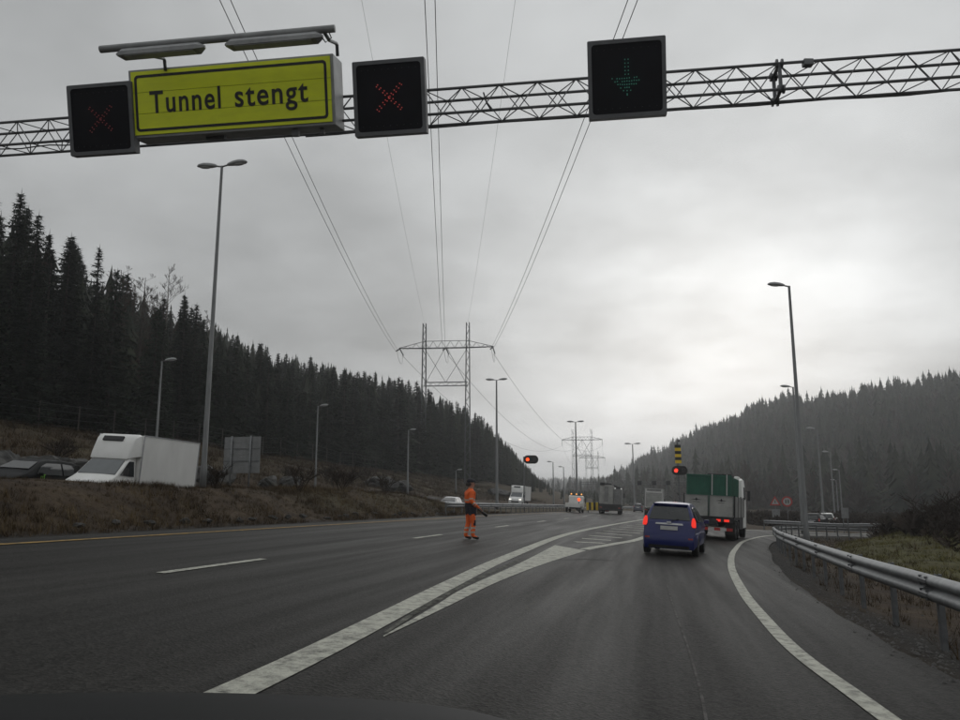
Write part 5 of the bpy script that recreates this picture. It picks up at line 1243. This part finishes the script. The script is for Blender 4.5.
n_ = 2600; rr_ = rng.uniform(-17.3, -12.4, n_); s__ = 5 + 58 * rng.random(n_) ** 1.2; Xa, Ya = (rr_ + cs(s__) + SL * s__) / NN, (s__ - SL * (rr_ + cs(s__))) / NN; Za = terrain(Xa, Ya); nz_ = vnoise(Xa * .35, Ya * .35, 44)
for x, y, z, q in zip(Xa, Ya, Za, nz_):
    if q > -.05: rows.append((x, y, z, random.uniform(.12, .38), random.uniform(.5, 1.1)))
tufts('dead_grass', 'pale straw-coloured dead grass stalks among the heath on the berm', rows, M['straw'])
rows = []
n_ = 9000; rr_ = rng.uniform(-49, -29, n_); s__ = 15 + 150 * rng.random(n_); Xa, Ya = (rr_ + cs(s__) + SL * s__) / NN, (s__ - SL * (rr_ + cs(s__))) / NN; Za = terrain(Xa, Ya)
for x, y, z in zip(Xa, Ya, Za): rows.append((x, y, z, random.uniform(.2, .6), random.uniform(1.2, 2.2)))
tufts('dry_heath', 'dry brown heath on the slope below the left forest', rows, M['heath'])
rows, rows2 = [], []
Xa = rng.uniform(4, 40, 22000); Ya = rng.uniform(6, 75, 22000); rd = ramp_dist(Xa, Ya); Za = terrain(Xa, Ya)
for x, y, z, d in zip(Xa, Ya, Za, rd):
    if d < 1.7 or d > 24: continue
    if 3.8 < d < 12 and 17 < y < 70 and random.random() < .9: rows.append((x, y, z, random.uniform(.08, .20), random.uniform(1.5, 3.0)))
    elif random.random() < .7: rows2.append((x, y, z, random.uniform(.15, .5) * (1 if d > 4 else .5), random.uniform(.9, 1.8)))
tufts('grass', 'short yellow-green winter grass inside the ramp bend', rows, M['grass'])
tufts('dry_weeds', 'brown dead weeds on the verge behind the curved guard rail', rows2, M['heath'])
rows = []
Xa = rng.uniform(8, 80, 11000); Ya = rng.uniform(12, 130, 11000); rd = ramp_dist(Xa, Ya); Za = terrain(Xa, Ya); wob = vnoise(Xa * .12, Ya * .12, 31) * 6
for x, y, z, d, q in zip(Xa, Ya, Za, rd, wob):
    if (d > 4.2 and y + q > 58 - (x / y - .46) * 190 and x / y < .95 and y < 66) or (d < -7 and x > 30 and y > 80) or d > 22: rows.append((x, y, z - .2, random.uniform(.8, 2.2) * (1.2 if d > 12 else .7) * (.6 if y < 38 else 1), random.uniform(1.2, 2.4)))
o = scatter('scrub_thicket', 'dark leafless thicket behind the grass inside the ramp bend', BARE, rows, M['scrub']); o['category'] = 'thicket'
GV = []
for k in range(4):
    rg = random.Random(k); V_ = [(rg.uniform(.6, 1) * math.cos(a), rg.uniform(.6, 1) * math.sin(a), rg.uniform(-.2, .2)) for a in (0, 1.4, 2.7, 3.9, 5.1)] + [(rg.uniform(-.2, .2), rg.uniform(-.2, .2), .7)]
    GV.append((np.array(V_), np.array([(q, (q + 1) % 5, 5) for q in range(5)])))
rows = []
ii = rng.integers(0, len(RRf) - 60, 5200)
for i in ii:
    a = Vector(RRf[i]); tg = (Vector(RRf[i + 1]) - a).normalized(); d = .95 + abs(random.gauss(0, .75)); q = a.lerp(Vector(RRf[i + 1]), random.random()) + Vector((tg.y, -tg.x)) * d
    if d < 1.25 and random.random() < .6: continue
    rows.append((q.x, q.y, (float(plane(q.x)) + .006) if d < 1.1 else float(terrain(q.x, q.y)), random.choice((.006, .008, .010, .012, .016, .03)) * random.uniform(.8, 1.3), 1.0))
o = scatter('gravel', 'loose gravel along the edge of the exit ramp asphalt', GV, rows, M['gravel']); o['category'] = 'gravel'
def shrub_mesh(seed, h):
    rg = random.Random(seed); b = MB()
    def grow(p, d, L, r_, lv):
        q = p + d * L; b.tube([p, q], [r_, r_ * .6], 3, False)
        if lv == 0: return
        for k in range(rg.randint(3, 4)):
            t = rg.uniform(.4, 1); a = rg.random() * 6.283; grow(p.lerp(q, t), (d + Vector((math.cos(a), math.sin(a), rg.uniform(-.1, .5))) * .8).normalized(), L * rg.uniform(.5, .75), max(r_ * .6, .014), lv - 1)
    for k in range(7): a = rg.random() * 6.283; grow(Vector((rg.uniform(-.2, .2), rg.uniform(-.2, .2), -.1)), Vector((math.cos(a) * .5, math.sin(a) * .5, 1)).normalized(), h * .42, .035, 3)
    o = b.build('twigs', M['scrub']); d = o.data; bpy.data.objects.remove(o); return d
SH = [shrub_mesh(k, 2.2) for k in range(4)]
sh_i = 0
for _ in range(400):
    x = random.uniform(10, 48); y = random.uniform(9, 78); d = float(ramp_dist(x, y)[0])
    if d < 5 or d > 30 or (x / y) > .85 or y < 60 - (x / y - .46) * 190: continue
    sh_i += 1
    if sh_i > 95: break
    px = 480 + F_PX * x / y
    o = bpy.data.objects.new('bare_shrub', SH[sh_i % 4]); link(o); o.location = (x, y, float(terrain(x, y))); s = random.uniform(.8, 1.6) * (.55 if y < 40 else 1); o.scale = (s * 1.2, s * 1.2, s); o.rotation_euler = (0, 0, random.random() * 6.28)
    tag(o, 'leafless brown shrub in the scrub ' + ('right of the grass patch' if px > 900 else 'behind the grass patch' if px > 840 else 'near the tall right lamp'), 'shrub', 'shrubs behind the curved guard rail')
for px, py, h in ((215, 492, 1.0), (288, 470, 1.6), (340, 486, 1.4), (366, 480, 2.0), (385, 492, 1.2), (60, 455, 1.8), (330, 470, 2.2), (300, 490, 1.2), (352, 470, 1.8)):
    d = ray(px, py); r_ = -31 if py < 485 else -15.8
    Yv = r_ * NN / (d[0] / d[1] - SL); Xv = d[0] / d[1] * Yv; o = bpy.data.objects.new('bare_shrub', SH[int(h * 10) % 4]); link(o); o.location = (Xv, Yv, float(terrain(Xv, Yv))); o.scale = (h * .6,) * 3; o.rotation_euler = (0, 0, h * 3)
    tag(o, 'leafless shrub on the slope below the left forest' if r_ < -20 else 'leafless shrub on the crest of the median berm', 'shrub', 'shrubs on the left slope' if r_ < -20 else 'shrubs on the berm')

# rocks in the left road cut
def rock(label, X, Y, sx, sy, sz, seed, sink=.3):
    bm = bmesh.new(); bmesh.ops.create_icosphere(bm, subdivisions=4, radius=1); rg = random.Random(seed); pl = [(Vector((rg.gauss(0, 1), rg.gauss(0, 1), rg.gauss(0, .8))).normalized(), rg.uniform(.5, .95)) for _ in range(30)]
    for v in bm.verts:
        d = v.co.normalized(); r_ = 1.0
        for n_, o_ in pl:
            c = d.dot(n_)
            if c > 1e-3: r_ = min(r_, o_ / c)
        r_ += float(vnoise(d.x * 4 + seed, d.y * 4 + d.z * 3, seed)) * .16 + float(vnoise(d.x * 11 + seed, d.y * 11 + d.z * 9, seed)) * .06; v.co = Vector((d.x * r_ * sx, d.y * r_ * sy, d.z * r_ * sz))
    me = bpy.data.meshes.new('rock'); bm.to_mesh(me); bm.free(); me.materials.append(M['rock']); o = bpy.data.objects.new('rock', me); link(o); o.location = (X, Y, float(terrain(X, Y)) + sz * (1 - 2 * sink)); o.rotation_euler = (0, 0, seed); tag(o, label, 'rock', 'rocks in the left road cut'); return o
def rock_pix(label, px, r_, sx, sy, sz, seed):
    a = (px - 480) / F_PX; Y = r_ * NN / (a - SL); rock(label, a * Y, Y, sx, sy, sz, seed)
for px, r_, sx, sy, sz, sd, lb in ((12, -28.2, 1.1, 2.2, .95, 1, 'grey rock face above the black car at the left edge'), (45, -28.3, 1.1, 1.9, 1.0, 2, 'pale broken rock face between the black car and the white van'), (75, -28.3, 1.0, 2.0, .9, 3, 'shadowed rock just left of the white van windscreen'), (208, -28.6, 1.1, 1.6, 1.0, 4, 'rough grey boulder behind the tall lamp pole foot'), (222, -28.2, 1.1, 1.4, 1.0, 5, 'small boulder showing under the blank sign back'), (271, -28.2, 1.1, 1.4, .8, 6, 'pale boulder right of the blank sign back'), (291, -28.6, 1.2, 1.5, .9, 7, 'dark rounded boulder further right of the blank sign back'), (398, -30.5, 3.6, 2.6, 1.1, 8, 'long dark rock slab on the slope left of the worker'), (380, -30.8, 2.6, 2.6, 1.3, 9, 'dark rock slab by the slim lamp on the slope'), (497, -28.5, 3.2, 2.6, 1.2, 10, 'dark rock slab by the foot of the double-headed lamp')):
    rock_pix(lb, px, r_, sx, sy, sz, sd)
# stones along the foot of the berm
for k in range(26):
    s = 16 + 1.35 * k + random.uniform(-.4, .4); X, Y = rs(-12.75 - random.uniform(0, .35), s)
    o = rock('small loose stone at the foot of the median berm', X, Y, random.uniform(.10, .26), random.uniform(.1, .24), random.uniform(.07, .15), 20 + k, .25); o['group'] = 'loose stones along the berm foot'
# wire fence along the forest edge
fp = [(-47.2, s) for s in np.arange(34, 122, 4.2)]
t = thing('wire_fence', 'thin wire fence with grey posts along the forest edge', 'fence', (0, 0, 0)); prev = None
PD = MB().tube([(0, 0, -.3), (0, 0, 2.3)], .05, 6).build('post', M['wood']); COL.objects.unlink(PD)
tops = []
for r_, s in fp:
    X, Y = rs(r_ + 1.2, s); z = float(terrain(X, Y)); o = bpy.data.objects.new('post', PD.data); link(o, t); o.location = (X, Y, z); tops.append(Vector((X, Y, z)))
for h in (.5, 1.1, 1.7, 2.2): b = MB(); b.tube([p + Vector((0, 0, h)) for p in tops], .008, 3, False); b.build('wire', M['galv_dark'], t)

# ------------------------------------------------------------------ dark dashboard edge and its reflection, shaped as the viewing car's front end
def own_car():
    t = thing('car_dash', 'black dashboard edge and reflection, shaped as front end of the car viewed from', 'car', (0, 0, 0))
    b = MB(); rings = []
    for y, z, dx in ((.75, .985, 0), (.95, 1.004, 0), (1.15, 1.010, .0), (1.32, 1.004, 0), (1.48, .985, .02), (1.62, .95, .03), (1.74, .89, .06), (1.82, .80, .1), (1.85, .60, .14), (1.82, .35, .18)):
        row = []
        for k in range(25):
            x = -1.45 + 1.72 * k / 24; e = abs((x + .60) / .86); zz = z - .050 * e ** 2 - .11 * max(0, e - .62) ** 2 * 4; row.append((x, y - .22 * max(0, e - .3) ** 2, zz))
        rings.append(row)
    b.loft(rings, False, False); o = b.build('dash_edge', M['dash_edge'], t, smooth=True); o.modifiers.new('thickness', 'SOLIDIFY').thickness = -.015
    for s in (-1, 1): wheel(t, -.60 + s * .74, 1.1, .31, .2, s)
    MB().box((-.6, 1.1, .48), (1.1, 1.0, .3)).build('underbody', M['dark_grey'], t)
own_car()

# ------------------------------------------------------------------ haze
b = MB(); b.box((650, 1000, 38.5), (3500, 2800, 107)); hz = b.build('haze', M['paint']); hz['kind'] = 'stuff'
hm = bpy.data.materials.new('haze_air'); hm.use_nodes = True; n = hm.node_tree.nodes; n.clear(); oo = n.new('ShaderNodeOutputMaterial'); pv = n.new('ShaderNodeVolumePrincipled'); pv.inputs['Color'].default_value = (.97, .985, 1, 1); pv.inputs['Density'].default_value = .00052; pv.inputs['Anisotropy'].default_value = .65
hm.node_tree.links.new(pv.outputs[0], oo.inputs['Volume']); hz.data.materials.clear(); hz.data.materials.append(hm); tag(hz, 'thin grey mist filling the valley air', 'haze')
